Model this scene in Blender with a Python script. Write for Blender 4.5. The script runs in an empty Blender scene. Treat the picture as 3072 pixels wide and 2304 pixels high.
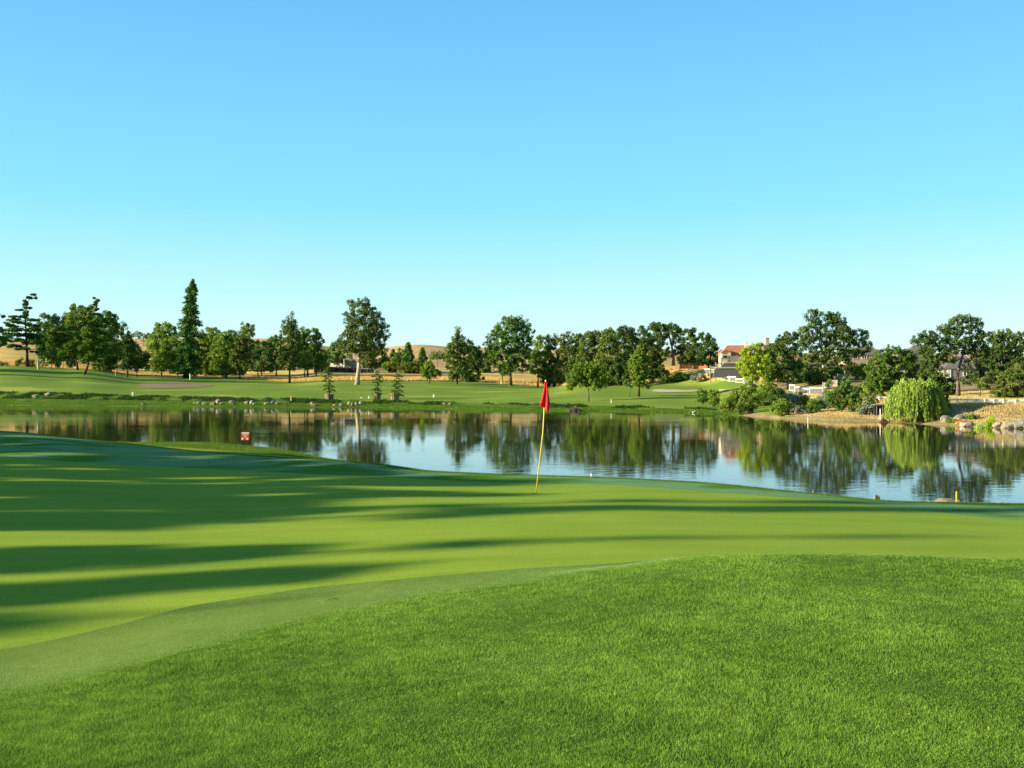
import bpy, math, random
import numpy as np
from mathutils import Vector

# ------------------------------------------------------------------ camera, sky, sun, exposure
F, HY, CX, CZ = 3243.0, 1152.0, 1536.0, 5.0      # focal length in photo pixels, horizon row, centre column, eye height above the lake
scene = bpy.context.scene
C = scene.collection
cam_d = bpy.data.cameras.new('camera'); cam = bpy.data.objects.new('camera', cam_d); C.objects.link(cam)
cam.location = (0, 0, CZ); cam.rotation_euler = (math.radians(90), 0, 0)
cam_d.sensor_width = 36; cam_d.lens = 38.0; cam_d.clip_start = 0.1; cam_d.clip_end = 5000
scene.camera = cam
SUN_EL, SUN_AZ = math.radians(15.0), math.radians(12.0)   # light travels towards +X, turned SUN_AZ towards +Y
sun_d = bpy.data.lights.new('sun', 'SUN'); sun = bpy.data.objects.new('sun', sun_d); C.objects.link(sun)
sun_d.energy = 5.0; sun_d.angle = math.radians(0.8); sun_d.color = (1.0, 0.88, 0.60)
ldir = Vector((math.cos(SUN_EL)*math.cos(SUN_AZ), math.cos(SUN_EL)*math.sin(SUN_AZ), -math.sin(SUN_EL)))
sun.rotation_euler = ldir.to_track_quat('-Z', 'Y').to_euler()
world = bpy.data.worlds.new('World'); scene.world = world; world.use_nodes = True
wn = world.node_tree; wn.nodes.clear()
def N(nt, t, **kw):
    n = nt.nodes.new(t)
    for k, v in kw.items(): setattr(n, k, v)
    return n
w_out = N(wn, 'ShaderNodeOutputWorld'); w_bg = N(wn, 'ShaderNodeBackground'); w_bg.inputs['Strength'].default_value = 0.10
sky = N(wn, 'ShaderNodeTexSky', sky_type='NISHITA', sun_disc=False)
sky.sun_elevation = SUN_EL; sky.sun_rotation = math.radians(-90 - 12); sky.altitude = 100
sky.air_density = 1.0; sky.dust_density = 0.3; sky.ozone_density = 2.0
w_tc = N(wn, 'ShaderNodeTexCoord'); w_sep = N(wn, 'ShaderNodeSeparateXYZ'); w_rmp = N(wn, 'ShaderNodeValToRGB')
wn.links.new(w_tc.outputs['Generated'], w_sep.inputs[0]); wn.links.new(w_sep.outputs['Z'], w_rmp.inputs[0])
SKY_STOPS = [(0.0, (2.7, 3.55, 3.6)), (0.06, (1.95, 3.45, 3.8)), (0.16, (.78, 2.80, 3.85)), (0.33, (.46, 1.95, 3.45)), (0.6, (.20, .75, 1.0))]
el = w_rmp.color_ramp.elements
while len(el) < len(SKY_STOPS): el.new(0.5)
for e, (p, c) in zip(el, SKY_STOPS): e.position = p; e.color = (*c, 1)
w_mix = N(wn, 'ShaderNodeMix', data_type='RGBA', blend_type='MIX'); w_mix.inputs[0].default_value = 0.80
wn.links.new(sky.outputs[0], w_mix.inputs[6]); wn.links.new(w_rmp.outputs[0], w_mix.inputs[7])
wn.links.new(w_mix.outputs[2], w_bg.inputs[0]); wn.links.new(w_bg.outputs[0], w_out.inputs[0])
scene.view_settings.view_transform = 'Standard'; scene.view_settings.look = 'None'
scene.view_settings.exposure = 1.5; scene.view_settings.gamma = 1.0
scene.cycles.max_bounces = 5; scene.cycles.diffuse_bounces = 2; scene.cycles.glossy_bounces = 3
scene.cycles.transmission_bounces = 3; scene.cycles.use_denoising = True
scene.cycles.sample_clamp_indirect = 4.0

# ------------------------------------------------------------------ helpers
rng = np.random.default_rng(7)
random.seed(7)
def P(u, v, D): return np.array([(u-CX)/F*D, D, CZ-(v-HY)/F*D])
def cubic(xk, yk, x):
    """monotone-ish smooth interpolation"""
    xk = np.asarray(xk, float); yk = np.asarray(yk, float); x = np.asarray(x, float)
    d = np.diff(yk)/np.diff(xk); m = np.empty_like(yk); m[0] = d[0]; m[-1] = d[-1]
    a, b = d[:-1], d[1:]
    m[1:-1] = np.where(a*b > 0, 2*a*b/(a+b+1e-12*np.sign(a+b+1e-20)), 0)
    i = np.clip(np.searchsorted(xk, x)-1, 0, len(xk)-2)
    h = xk[i+1]-xk[i]; t = np.clip((x-xk[i])/h, 0, 1)
    return ((2*t**3-3*t**2+1)*yk[i] + (t**3-2*t**2+t)*h*m[i] + (-2*t**3+3*t**2)*yk[i+1] + (t**3-t**2)*h*m[i+1])

MATS = {}
def mat(name, color, rough=0.8, var=None, scale=5.0, detail=4.0, bump=0.0, bscale=None, spec=0.3, metallic=0.0, stretch=None, lo=0.35, hi=0.65):
    """noise mix of two colours with optional bump"""
    if name in MATS: return MATS[name]
    m = bpy.data.materials.new(name); m.use_nodes = True; nt = m.node_tree; b = nt.nodes['Principled BSDF']
    b.inputs['Roughness'].default_value = rough; b.inputs['Specular IOR Level'].default_value = spec; b.inputs['Metallic'].default_value = metallic
    tc = N(nt, 'ShaderNodeTexCoord'); src = tc.outputs['Object']
    if stretch:
        mp = N(nt, 'ShaderNodeMapping'); mp.inputs['Scale'].default_value = stretch; nt.links.new(src, mp.inputs[0]); src = mp.outputs[0]
    no = N(nt, 'ShaderNodeTexNoise'); no.inputs['Scale'].default_value = scale; no.inputs['Detail'].default_value = detail
    nt.links.new(src, no.inputs['Vector'])
    r = N(nt, 'ShaderNodeValToRGB'); r.color_ramp.elements[0].position = lo; r.color_ramp.elements[1].position = hi
    v = var or tuple(c*0.75 for c in color)
    r.color_ramp.elements[0].color = (*v, 1); r.color_ramp.elements[1].color = (*color, 1)
    nt.links.new(no.outputs['Fac'], r.inputs[0]); nt.links.new(r.outputs[0], b.inputs['Base Color'])
    if bump:
        n2 = N(nt, 'ShaderNodeTexNoise'); n2.inputs['Scale'].default_value = bscale or scale*3; n2.inputs['Detail'].default_value = 5
        nt.links.new(src, n2.inputs['Vector']); bp = N(nt, 'ShaderNodeBump'); bp.inputs['Strength'].default_value = 1.0; bp.inputs['Distance'].default_value = bump
        nt.links.new(n2.outputs['Fac'], bp.inputs['Height']); nt.links.new(bp.outputs[0], b.inputs['Normal'])
    MATS[name] = m; return m
def leafmat(name, dark, light, trans=0.25, rough=0.6):
    """leaf faces: colour from the per-leaf attribute 'tint', part of the light goes through"""
    if name in MATS: return MATS[name]
    m = bpy.data.materials.new(name); m.use_nodes = True; nt = m.node_tree; b = nt.nodes['Principled BSDF']; out = nt.nodes['Material Output']
    b.inputs['Roughness'].default_value = rough; b.inputs['Specular IOR Level'].default_value = 0.08
    at = N(nt, 'ShaderNodeAttribute', attribute_name='tint')
    r = N(nt, 'ShaderNodeValToRGB'); r.color_ramp.elements[0].color = (*dark, 1); r.color_ramp.elements[1].color = (*light, 1)
    nt.links.new(at.outputs['Fac'], r.inputs[0]); nt.links.new(r.outputs[0], b.inputs['Base Color'])
    tr = N(nt, 'ShaderNodeBsdfTranslucent'); mx = N(nt, 'ShaderNodeMixShader'); mx.inputs[0].default_value = trans
    nt.links.new(r.outputs[0], tr.inputs[0]); nt.links.new(b.outputs[0], mx.inputs[1]); nt.links.new(tr.outputs[0], mx.inputs[2])
    nt.links.new(mx.outputs[0], out.inputs[0]); MATS[name] = m; return m

def mesh_np(name, V, Fc, m, parent=None, smooth=False, tint=None):
    """V (n,3), Fc (k,3|4) index array -> linked object"""
    V = np.ascontiguousarray(V, np.float32); Fc = np.ascontiguousarray(Fc, np.int32)
    me = bpy.data.meshes.new(name); k, c = Fc.shape
    me.vertices.add(len(V)); me.vertices.foreach_set('co', V.ravel())
    me.loops.add(k*c); me.loops.foreach_set('vertex_index', Fc.ravel())
    me.polygons.add(k); me.polygons.foreach_set('loop_start', np.arange(0, k*c, c, dtype=np.int32))
    if smooth: me.polygons.foreach_set('use_smooth', np.ones(k, bool))
    if tint is not None:
        a = me.attributes.new('tint', 'FLOAT', 'POINT'); a.data.foreach_set('value', np.ascontiguousarray(tint, np.float32))
    me.update(calc_edges=True)
    me.materials.append(m)
    o = bpy.data.objects.new(name, me); C.objects.link(o)
    if parent is not None: o.parent = parent; o.location = -np.array(parent.location)
    return o
class MB:
    """collects shapes, builds one mesh object"""
    def __init__(s): s.v = []; s.f = []
    def add(s, v, f):
        n = len(s.v); s.v += [tuple(map(float, p)) for p in v]; s.f += [tuple(i+n for i in q) for q in f]
    def box(s, c, d, rz=0.0, taper=1.0):
        cx, cy, cz = c; w, dd, h = d[0]/2, d[1]/2, d[2]/2; ca, sa = math.cos(rz), math.sin(rz); vs = []
        for z, k in ((-h, 1.0), (h, taper)):
            for x, y in ((-w, -dd), (w, -dd), (w, dd), (-w, dd)):
                x *= k; y *= k; vs.append((cx+x*ca-y*sa, cy+x*sa+y*ca, cz+z))
        s.add(vs, [(3, 2, 1, 0), (4, 5, 6, 7), (0, 1, 5, 4), (1, 2, 6, 5), (2, 3, 7, 6), (3, 0, 4, 7)])
    def tube(s, pts, rad, n=7, cap=True):
        pts = [np.array(p, float) for p in pts]; rings = []
        for i, p in enumerate(pts):
            a = pts[max(i-1, 0)]; b = pts[min(i+1, len(pts)-1)]; t = (b-a)/(np.linalg.norm(b-a)+1e-9)
            ref = np.array([0, 1, 0]) if abs(t[1]) < 0.8 else np.array([1, 0, 0])
            x = np.cross(ref, t); x /= np.linalg.norm(x); y = np.cross(t, x)
            rings.append([p + rad[i]*(math.cos(2*math.pi*k/n)*x + math.sin(2*math.pi*k/n)*y) for k in range(n)])
        vs = [q for r in rings for q in r]; fs = []
        for i in range(len(pts)-1):
            for k in range(n): fs.append((i*n+k, i*n+(k+1) % n, (i+1)*n+(k+1) % n, (i+1)*n+k))
        if cap: fs.append(tuple(range(n))[::-1]); fs.append(tuple((len(pts)-1)*n+k for k in range(n)))
        s.add(vs, fs)
    def poly(s, pts): s.add(pts, [tuple(range(len(pts)))])
    def prism(s, pts, ext):
        """closed polygon pts extruded by vector ext"""
        n = len(pts); e = np.array(ext, float); a = [np.array(p, float) for p in pts]
        s.add(a + [p+e for p in a], [tuple(range(n))[::-1], tuple(range(n, 2*n))] + [(i, (i+1) % n, n+(i+1) % n, n+i) for i in range(n)])
    def build(s, name, m, parent=None, smooth=False):
        me = bpy.data.meshes.new(name); me.from_pydata(s.v, [], s.f); me.materials.append(m)
        if smooth:
            for p in me.polygons: p.use_smooth = True
        me.update(); o = bpy.data.objects.new(name, me); C.objects.link(o)
        if parent is not None: o.parent = parent; o.location = -np.array(parent.location)
        return o
def thing(name, label, cat, loc, group=None):
    o = bpy.data.objects.new(name, None); C.objects.link(o); o.location = tuple(float(q) for q in loc); o.empty_display_size = 0.2
    o['label'] = label; o['category'] = cat
    if group: o['group'] = group
    return o
def sub(o, parent):
    """hang a built child mesh (made in world space) under a part mesh"""
    pl = np.array(parent.location) + (np.array(parent.parent.location) if parent.parent else 0)
    o.parent = parent; o.location = tuple(-pl); return o

# ------------------------------------------------------------------ near ground: function of column u and distance D
Fw = F*CZ
NEAR = [ # u, z@4.5, b1(y|-D, z), b2, b3, b4, crest(y,D)     z relative to the eye
 (-12000,-1.85, (-6.0,-2.05), (-8.5,-2.15), (-29,-1.9), (-36,-1.45), (1290,48)),
 (-900,-1.80, (2170,-2.0), (2010,-2.14), (1352,-1.88), (1278,-1.42), (1284,46)),
 (0,   -1.75, (2093,-1.93),(1947,-2.20),(1372,-1.92),(1295,-1.50),(1302,46)),
 (330, -1.71, (2020,-1.92),(1880,-2.18),(1391,-2.02),(1327,-1.78),(1328,44)),
 (600, -1.68, (1950,-1.90),(1812,-2.15),(1406,-2.10),(1355,-1.95),(1332,42)),
 (800, -1.66, (1900,-1.89),(1780,-2.11),(1417,-2.12),(1372,-1.99),(1346,41)),
 (1000,-1.65, (1850,-1.88),(1752,-2.08),(1426,-2.12),(1384,-2.02),(1380,39)),
 (1150,-1.63, (1818,-1.86),(1738,-2.04),(1432,-2.14),(1397,-2.08),(1402,37)),
 (1300,-1.62, (1787,-1.85),(1724,-2.01),(1439,-2.15),(1417,-2.13),(1422,36)),
 (1536,-1.61, (1752,-1.82),(1704,-1.98),(1449,-2.17),(1428,-2.18),(1434,36)),
 (1850,-1.60, (1706,-1.72),(1686,-1.97),(1457,-2.18),(1438,-2.20),(1444,35)),
 (2100,-1.60, (1676,-1.66),(-12.4,-1.985),(1474,-2.20),(1450,-2.22),(1456,34)),
 (2404,-1.60, (1667,-1.64),(-12.2,-2.00),(1494,-2.22),(1478,-2.26),(1484,32)),
 (2742,-1.60, (1671,-1.64),(-12.0,-2.02),(1526,-2.25),(1507,-2.30),(1513,30)),
 (3072,-1.61, (1681,-1.66),(-11.8,-2.05),(1560,-2.27),(1515,-2.35),(1521,30)),
 (4200,-1.65, (1700,-1.75),(-11.0,-2.1),(1575,-2.30),(1530,-2.40),(1536,30)),
 (14000,-1.70,(-9.0,-1.8),(-10.5,-2.1),(-17,-2.3),(-20,-2.4),(1540,30))]
def _dz(e):
    y, z = e
    return (-y if y < 0 else -z*F/(y-HY)), z
nu = [r[0] for r in NEAR]; ND, NZ = [], []
for r in NEAR:
    (d1, z1), (d2, z2), (d3, z3), (d4, z4) = map(_dz, r[2:6])
    cy, cD = r[6]; cz = -(cy-HY)/F*cD
    y4 = HY - z4*F/d4
    p0D = d4+2.5; p0z = -(max(y4, cy)+9-HY)/F*p0D
    Dw = min(Fw/(cy+8-HY), 80.0); Dw = max(Dw, cD+4)
    D = [0.3, 4.5, d1, d2, 0.5*(d2+d3), d3, d4, p0D, cD, 0.5*(cD+Dw), Dw, Dw+8]
    mz = cz + 0.5*(-CZ-cz) - 0.15
    Z = [r[1]+0.05, r[1], z1, z2, 0.5*(z2+z3)-0.02, z3, z4, p0z, cz, mz, -CZ-0.05, -CZ-1.6]
    ND.append(D); NZ.append(Z)
ND = np.array(ND).T; NZ = np.array(NZ).T; NK = len(ND)
def near_knots(u):
    return np.array([cubic(nu, ND[k], u) for k in range(NK)]), np.array([cubic(nu, NZ[k], u) for k in range(NK)])
def wob(x, y, a=1.0):
    return a*(np.sin(x*.9+1.3*np.sin(y*.5))*0.4+np.sin(y*.7+x*.35+2)*0.35+np.sin(x*.23-y*.19+.7)*.8)
def near_z(u, D):
    u = np.asarray(u, float); D = np.asarray(D, float); kd, kz = near_knots(u)
    d = np.diff(kz, axis=0)/np.diff(kd, axis=0); m = np.empty_like(kz); m[0] = d[0]; m[-1] = d[-1]
    a, b = d[:-1], d[1:]; m[1:-1] = np.where(a*b > 0, 2*a*b/(a+b+1e-15), 0)
    z = kz[0].copy(); 
    for k in range(NK-1):
        h = kd[k+1]-kd[k]; t = np.clip((D-kd[k])/h, 0, 1)
        zz = ((2*t**3-3*t**2+1)*kz[k] + (t**3-2*t**2+t)*h*m[k] + (-2*t**3+3*t**2)*kz[k+1] + (t**3-t**2)*h*m[k+1])
        z = np.where(D >= kd[k], zz, z)
    x = (u-CX)/F*D
    return CZ + z + wob(x, D, 0.012)*np.clip((D-2)/4, 0, 1)

def ugrid(a=-12000, b=14000, fine=10):
    inn = np.arange(-260, 3340, fine); l = -260 - np.geomspace(20, -a-260, 60)[::-1]; r = 3340 + np.geomspace(20, b-3340, 40)
    return np.concatenate([l, inn, r])
def strip(name, U, Dlo, Dhi, rows, zf, m, power=1.0, extra=None):
    """ground strip between two distance curves, as one grid"""
    t = np.linspace(0, 1, rows)**power
    D = Dlo[None]*(1-t[:, None]) + Dhi[None]*t[:, None]; UU = np.broadcast_to(U, D.shape)
    Z = zf(UU, D); X = (UU-CX)/F*D
    V = np.stack([X, D, Z], -1).reshape(-1, 3); n = len(U)
    i = (np.arange(rows-1)[:, None]*n + np.arange(n-1)[None]).ravel()
    Fc = np.stack([i, i+1, i+n+1, i+n], 1)
    o = mesh_np(name, V, Fc, m, smooth=True); o['kind'] = 'structure'; return o

# ------------------------------------------------------------------ ground materials
def turf(name, base, alt, fine_scale, patch_scale, amp=0.25, dew=None, dew_scale=1.5, bump=0.006, rough=0.75, stretch=(1, 1, 1), patch=None, sheen=0.0):
    m = bpy.data.materials.new(name); m.use_nodes = True; nt = m.node_tree; b = nt.nodes['Principled BSDF']; L = nt.links.new
    b.inputs['Roughness'].default_value = .95; b.inputs['Specular IOR Level'].default_value = 0.03
    b.inputs['Sheen Weight'].default_value = sheen
    tc = N(nt, 'ShaderNodeTexCoord'); mp = N(nt, 'ShaderNodeMapping'); mp.inputs['Scale'].default_value = stretch; L(tc.outputs['Object'], mp.inputs[0])
    n1 = N(nt, 'ShaderNodeTexNoise'); n1.inputs['Scale'].default_value = patch_scale; n1.inputs['Detail'].default_value = 5; n1.inputs['Distortion'].default_value = .4; L(mp.outputs[0], n1.inputs['Vector'])
    n2 = N(nt, 'ShaderNodeTexNoise'); n2.inputs['Scale'].default_value = fine_scale; n2.inputs['Detail'].default_value = 3; L(tc.outputs['Object'], n2.inputs['Vector'])
    r1 = N(nt, 'ShaderNodeValToRGB'); r1.color_ramp.elements[0].position = .35; r1.color_ramp.elements[1].position = .65
    r1.color_ramp.elements[0].color = (*base, 1); r1.color_ramp.elements[1].color = (*alt, 1); L(n1.outputs['Fac'], r1.inputs[0]); col = r1.outputs[0]
    if dew:
        n3 = N(nt, 'ShaderNodeTexNoise'); n3.inputs['Scale'].default_value = dew_scale; n3.inputs['Detail'].default_value = 2; n3.inputs['Distortion'].default_value = 1.2; L(mp.outputs[0], n3.inputs['Vector'])
        r3 = N(nt, 'ShaderNodeValToRGB'); r3.color_ramp.elements[0].position = .42; r3.color_ramp.elements[1].position = .5; L(n3.outputs['Fac'], r3.inputs[0])
        mx = N(nt, 'ShaderNodeMix', data_type='RGBA'); L(r3.outputs[0], mx.inputs[0]); L(col, mx.inputs[6]); mx.inputs[7].default_value = (*dew, 1); col = mx.outputs[2]
    if patch:
        n4 = N(nt, 'ShaderNodeTexNoise'); n4.inputs['Scale'].default_value = patch[1]; n4.inputs['Detail'].default_value = 6; L(tc.outputs['Object'], n4.inputs['Vector'])
        r4 = N(nt, 'ShaderNodeValToRGB'); r4.color_ramp.elements[0].position = patch[2]; r4.color_ramp.elements[1].position = patch[2]+.12; L(n4.outputs['Fac'], r4.inputs[0])
        mx = N(nt, 'ShaderNodeMix', data_type='RGBA'); L(r4.outputs[0], mx.inputs[0]); L(col, mx.inputs[6]); mx.inputs[7].default_value = (*patch[0], 1); col = mx.outputs[2]
    mr = N(nt, 'ShaderNodeMapRange'); mr.inputs[1].default_value = .3; mr.inputs[2].default_value = .7; mr.inputs[3].default_value = 1-amp; mr.inputs[4].default_value = 1+amp; L(n2.outputs['Fac'], mr.inputs[0])
    vm = N(nt, 'ShaderNodeVectorMath', operation='SCALE'); L(col, vm.inputs[0]); L(mr.outputs[0], vm.inputs['Scale']); L(vm.outputs[0], b.inputs['Base Color'])
    bp = N(nt, 'ShaderNodeBump'); bp.inputs['Strength'].default_value = 1; bp.inputs['Distance'].default_value = bump; L(n2.outputs['Fac'], bp.inputs['Height']); L(bp.outputs[0], b.inputs['Normal'])
    MATS[name] = m; return m
turf('m_rough', (.05, .11, .016), (.065, .13, .02), 60, .5, .3)
turf('m_fringe', (.11, .18, .030), (.14, .21, .04), 120, .8, .3, bump=.006)
turf('m_green', (.198, .295, .030), (.238, .325, .040), 110, 1.1, .42, bump=.003, stretch=(.35, 1.6, 1))
turf('m_collar', (.07, .18, .018), (.09, .20, .02), 60, .8, .2, dew=(.14, .26, .11), dew_scale=.55, stretch=(.45, 1, 1), bump=.008)
turf('m_bank', (.12, .19, .018), (.22, .25, .03), 30, .4, .3, bump=.02)
turf('m_fairway', (.13, .21, .03), (.18, .25, .04), 6, .05, .12, bump=.02, patch=((.27, .31, .06), .05, .56))
turf('m_shorebank', (.045, .10, .014), (.13, .20, .025), 2.5, .22, .35, bump=.25, patch=((.22, .17, .09), .12, .70))
turf('m_dry', (.50, .32, .10), (.62, .42, .15), 1.2, .06, .25, bump=.15, patch=((.22, .17, .07), .05, .62))
turf('m_dirt', (.20, .145, .08), (.33, .25, .135), 2.0, .15, .25, bump=.15, patch=((.12, .13, .05), .2, .60))
turf('m_hill', (.44, .29, .14), (.53, .36, .18), .35, .02, .18, bump=.4, patch=((.30, .19, .09), .03, .58))

# ------------------------------------------------------------------ near strips
U = ugrid(); kd, kz = near_knots(U)
strip('rough_ground', U, kd[0], kd[2], 70, near_z, MATS['m_rough'])
strip('fringe_ground', U, kd[2], kd[3], 40, near_z, MATS['m_fringe'])
strip('putting_green', U, kd[3], kd[5], 70, near_z, MATS['m_green'])
strip('collar_ground', U, kd[5], kd[6], 30, near_z, MATS['m_collar'])
strip('near_bank_ground', U, kd[6], kd[11], 90, near_z, MATS['m_bank'])
Ub = np.linspace(-12000, 14000, 60)
# ground behind the eye, so the land goes on where nobody looks
mb = MB(); mb.add([(-400, .29, 3.2), (400, .29, 3.2), (400, -120, 3.2), (-400, -120, 3.2)], [(0, 3, 2, 1)]); o = mb.build('back_ground', MATS['m_rough']); o['kind'] = 'structure'

# ------------------------------------------------------------------ far ground
def remap(u, D):
    """the land left of the oak wood lies deeper than the first guess"""
    w = np.interp(u, [640, 1000, 1640, 1800], [1, .55, .4, 0]); f = np.interp(D, [230, 246, 300, 330, 450, 900, 1300], [230, 262, 450, 490, 640, 1150, 1500])
    return D + w*(f-D)
FAR = [ # u, shore y, fairway start s, fairway end D, [(D or -s, y)...]
 (-2500,1212,14,300,[(-4,1205),(-14,1180),(300,1140),(340,1100),(420,1080),(600,1040),(800,1030)]),
 (-500,1214,14,300,[(-4,1206),(-14,1180),(300,1115),(330,1092),(420,1070),(600,1035),(800,1025)]),
 (0,1216,14,302,[(-4,1208),(-14,1178),(275,1130),(302,1101),(330,1098),(420,1062),(600,1032),(800,1022)]),
 (220,1218,14,302,[(-4,1209),(-14,1182),(275,1140),(302,1110),(330,1107),(420,1080),(600,1027),(800,1018)]),
 (440,1219,14,302,[(-4,1210),(-14,1188),(268,1163),(302,1135),(320,1131),(400,1112),(600,1030),(800,1014)]),
 (640,1221,13,304,[(-4,1212),(-13,1192),(268,1165),(304,1138),(320,1134),(400,1116),(600,1048),(800,1014)]),
 (850,1222,12,320,[(-4,1214),(-12,1197),(272,1168),(320,1146),(335,1142),(410,1118),(600,1075),(800,1022)]),
 (1000,1222,12,330,[(-4,1215),(-12,1201),(275,1170),(330,1143),(340,1141),(420,1115),(600,1092),(900,1045)]),
 (1100,1223,12,335,[(-4,1216),(-12,1203),(280,1168),(335,1143),(345,1140),(430,1116),(600,1092),(900,1048)]),
 (1250,1225,12,340,[(-4,1218),(-12,1206),(285,1168),(340,1146),(350,1142),(440,1118),(600,1092),(900,1038)]),
 (1400,1228,12,345,[(-4,1221),(-12,1209),(285,1170),(345,1149),(355,1145),(430,1121),(600,1096),(900,1050)]),
 (1640,1232,11,338,[(-4,1225),(-11,1214),(260,1180),(338,1161),(350,1157),(430,1128),(600,1096),(900,1060)]),
 (1800,1233,10,298,[(-4,1227),(-10,1217),(225,1203),(250,1182),(285,1162),(300,1159),(345,1138),(600,1090),(900,1060)]),
 (1950,1236,9,300,[(-4,1230),(-9,1222),(225,1198),(255,1177),(285,1157),(300,1155),(330,1128),(365,1100),(600,1078),(900,1058)]),
 (2100,1240,8,288,[(-4,1234),(-8,1228),(225,1198),(250,1178),(272,1162),(288,1146),(306,1110),(330,1104),(600,1080),(900,1060)]),
 (2200,1245,8,268,[(-4,1238),(-8,1233),(218,1196),(242,1168),(262,1148),(276,1130),(290,1098),(320,1076),(600,1070),(900,1060)]),
 (2270,1250,7,258,[(-4,1242),(-7,1238),(208,1200),(236,1166),(255,1148),(272,1130),(290,1088),(320,1074),(600,1070),(900,1060)]),
 (2350,1256,1.5,170,[(-3,1246),(-7,1241),(190,1212),(216,1176),(235,1155),(262,1130),(300,1085),(600,1070),(900,1060)]),
 (2500,1262,1,0,[(-3,1250),(-7,1242),(185,1195),(210,1165),(240,1132),(300,1082),(600,1064),(900,1060)]),
 (2650,1267,1,0,[(-3,1256),(-7,1243),(170,1207),(200,1168),(240,1132),(300,1085),(600,1070),(900,1060)]),
 (2800,1274,1,0,[(-3,1262),(-6,1250),(141,1214),(168,1192),(200,1166),(240,1125),(300,1090),(600,1070),(900,1060)]),
 (2950,1282,1,0,[(-3,1270),(-8,1252),(138,1213),(158,1195),(200,1155),(240,1122),(300,1090),(600,1070),(900,1060)]),
 (3072,1286,1,0,[(-3,1274),(-8,1256),(138,1213),(158,1195),(200,1152),(240,1120),(300,1090),(600,1070),(900,1060)]),
 (3900,1292,1,0,[(-3,1280),(-8,1262),(138,1213),(158,1195),(200,1150),(240,1120),(300,1090),(600,1070),(900,1060)])]
fu = np.array([r[0] for r in FAR], float); f_shore = np.array([Fw/(r[1]-HY) for r in FAR])
def shore(u): return cubic(fu, f_shore, np.clip(u, -2500, 3900))
fcols = []
for r in FAR:
    w = np.interp(r[0], [640, 1000, 1640, 1800], [1, .55, .4, 0]); r[4][:] = [((d*(1+.7*w) if d < 0 else float(remap(r[0], d))), y) for d, y in r[4]]
for r, sh in zip(FAR, f_shore):
    S = [-14, -5, 0]; Z = [-2.0, -0.7, 0.0]
    for d, y in r[4]:
        s_ = -d if d < 0 else d-sh; S.append(s_); Z.append(CZ-(y-HY)/F*(sh+s_))
    S.append(1700); Z.append(Z[-1]-5); fcols.append((np.array(S), np.array(Z)))
def far_z(u, D):
    u = np.clip(np.asarray(u, float), -2500, 3899.9); D = np.asarray(D, float); s_ = D-shore(u)
    i = np.clip(np.searchsorted(fu, u, side='right')-1, 0, len(fu)-2); t = (u-fu[i])/(fu[i+1]-fu[i]); t = t*t*(3-2*t)
    z = np.zeros(np.broadcast(u, D).shape)
    for k, (S, Z) in enumerate(fcols):
        w = np.where(i == k, 1-t, 0) + np.where(i+1 == k, t, 0)
        if np.any(w > 0): z = z + w*cubic(S, Z, s_)
    x = (u-CX)/F*D
    return z + np.clip((s_-1)/20, 0, 1)*(wob(x*.22, D*.22, .10)) + np.clip((s_-200)/200, 0, 1)*wob(x*.03, D*.03, 1.6) + np.where(s_ < 12, wob(x*1.3, D*1.1, .05)*np.clip(s_/2, 0, 1), 0)
def far_at(u, v, d0=None, d1=760):
    """distance at which the far ground first shows at picture row v"""
    D = np.arange((d0 or float(shore(np.array([u]))[0])+.05), d1, .25); z = far_z(np.full(len(D), u), D); vv = HY-(z-CZ)/D*F
    i = np.where(vv <= v)[0]; return float(D[i[0]]) if len(i) else float(D[-1])
def gz(u, D): return float(far_z(np.array([u]), np.array([D]))[0])
Uf = np.concatenate([np.linspace(-2500, -300, 30), np.arange(-280, 3340, 10), np.linspace(3360, 3900, 12)])
sh = shore(Uf)
SB = [r[2]*(1+.7*np.interp(r[0], [640, 1000, 1640, 1800], [1, .55, .4, 0])) for r in FAR]; SE = [float(remap(r[0], r[3]+(30 if r[0] < 700 else 12 if r[0] < 1700 else 4))) if r[3] > 200 else r[3] for r in FAR]
sb = sh + np.interp(Uf, fu, SB)
se = np.maximum(np.interp(Uf, fu, SE), sb+.3)
c0 = Uf <= 2215; j0 = int(c0.sum())-1; strip('shore_bank_ground', Uf[c0], (sh-14)[c0], sb[c0], 40, far_z, MATS['m_shorebank']); strip('dirt_shore', Uf[j0:], (sh-14)[j0:], sb[j0:], 40, far_z, MATS['m_dirt'])
strip('fairway', Uf, sb, se, 70, far_z, MATS['m_fairway'])
# golden land behind: dirt on the right shore, straw grass elsewhere
cut = Uf <= 2330
Ul = Uf[cut]; Ur = Uf[~cut]; Ur = np.concatenate([[Ul[-1]], Ur])
strip('dry_field', Ul, se[cut], remap(Ul, 470.0), 60, far_z, MATS['m_dry'], 1.3)
i0 = np.where(cut)[0][-1]
strip('dirt_slope', Ur, se[i0:], np.full(len(Ur), 470.0), 90, far_z, MATS['m_dirt'], 1.3)
strip('hills', Uf, remap(Uf, 470.0), np.full(len(Uf), 1600.0), 60, far_z, MATS['m_hill'])

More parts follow.
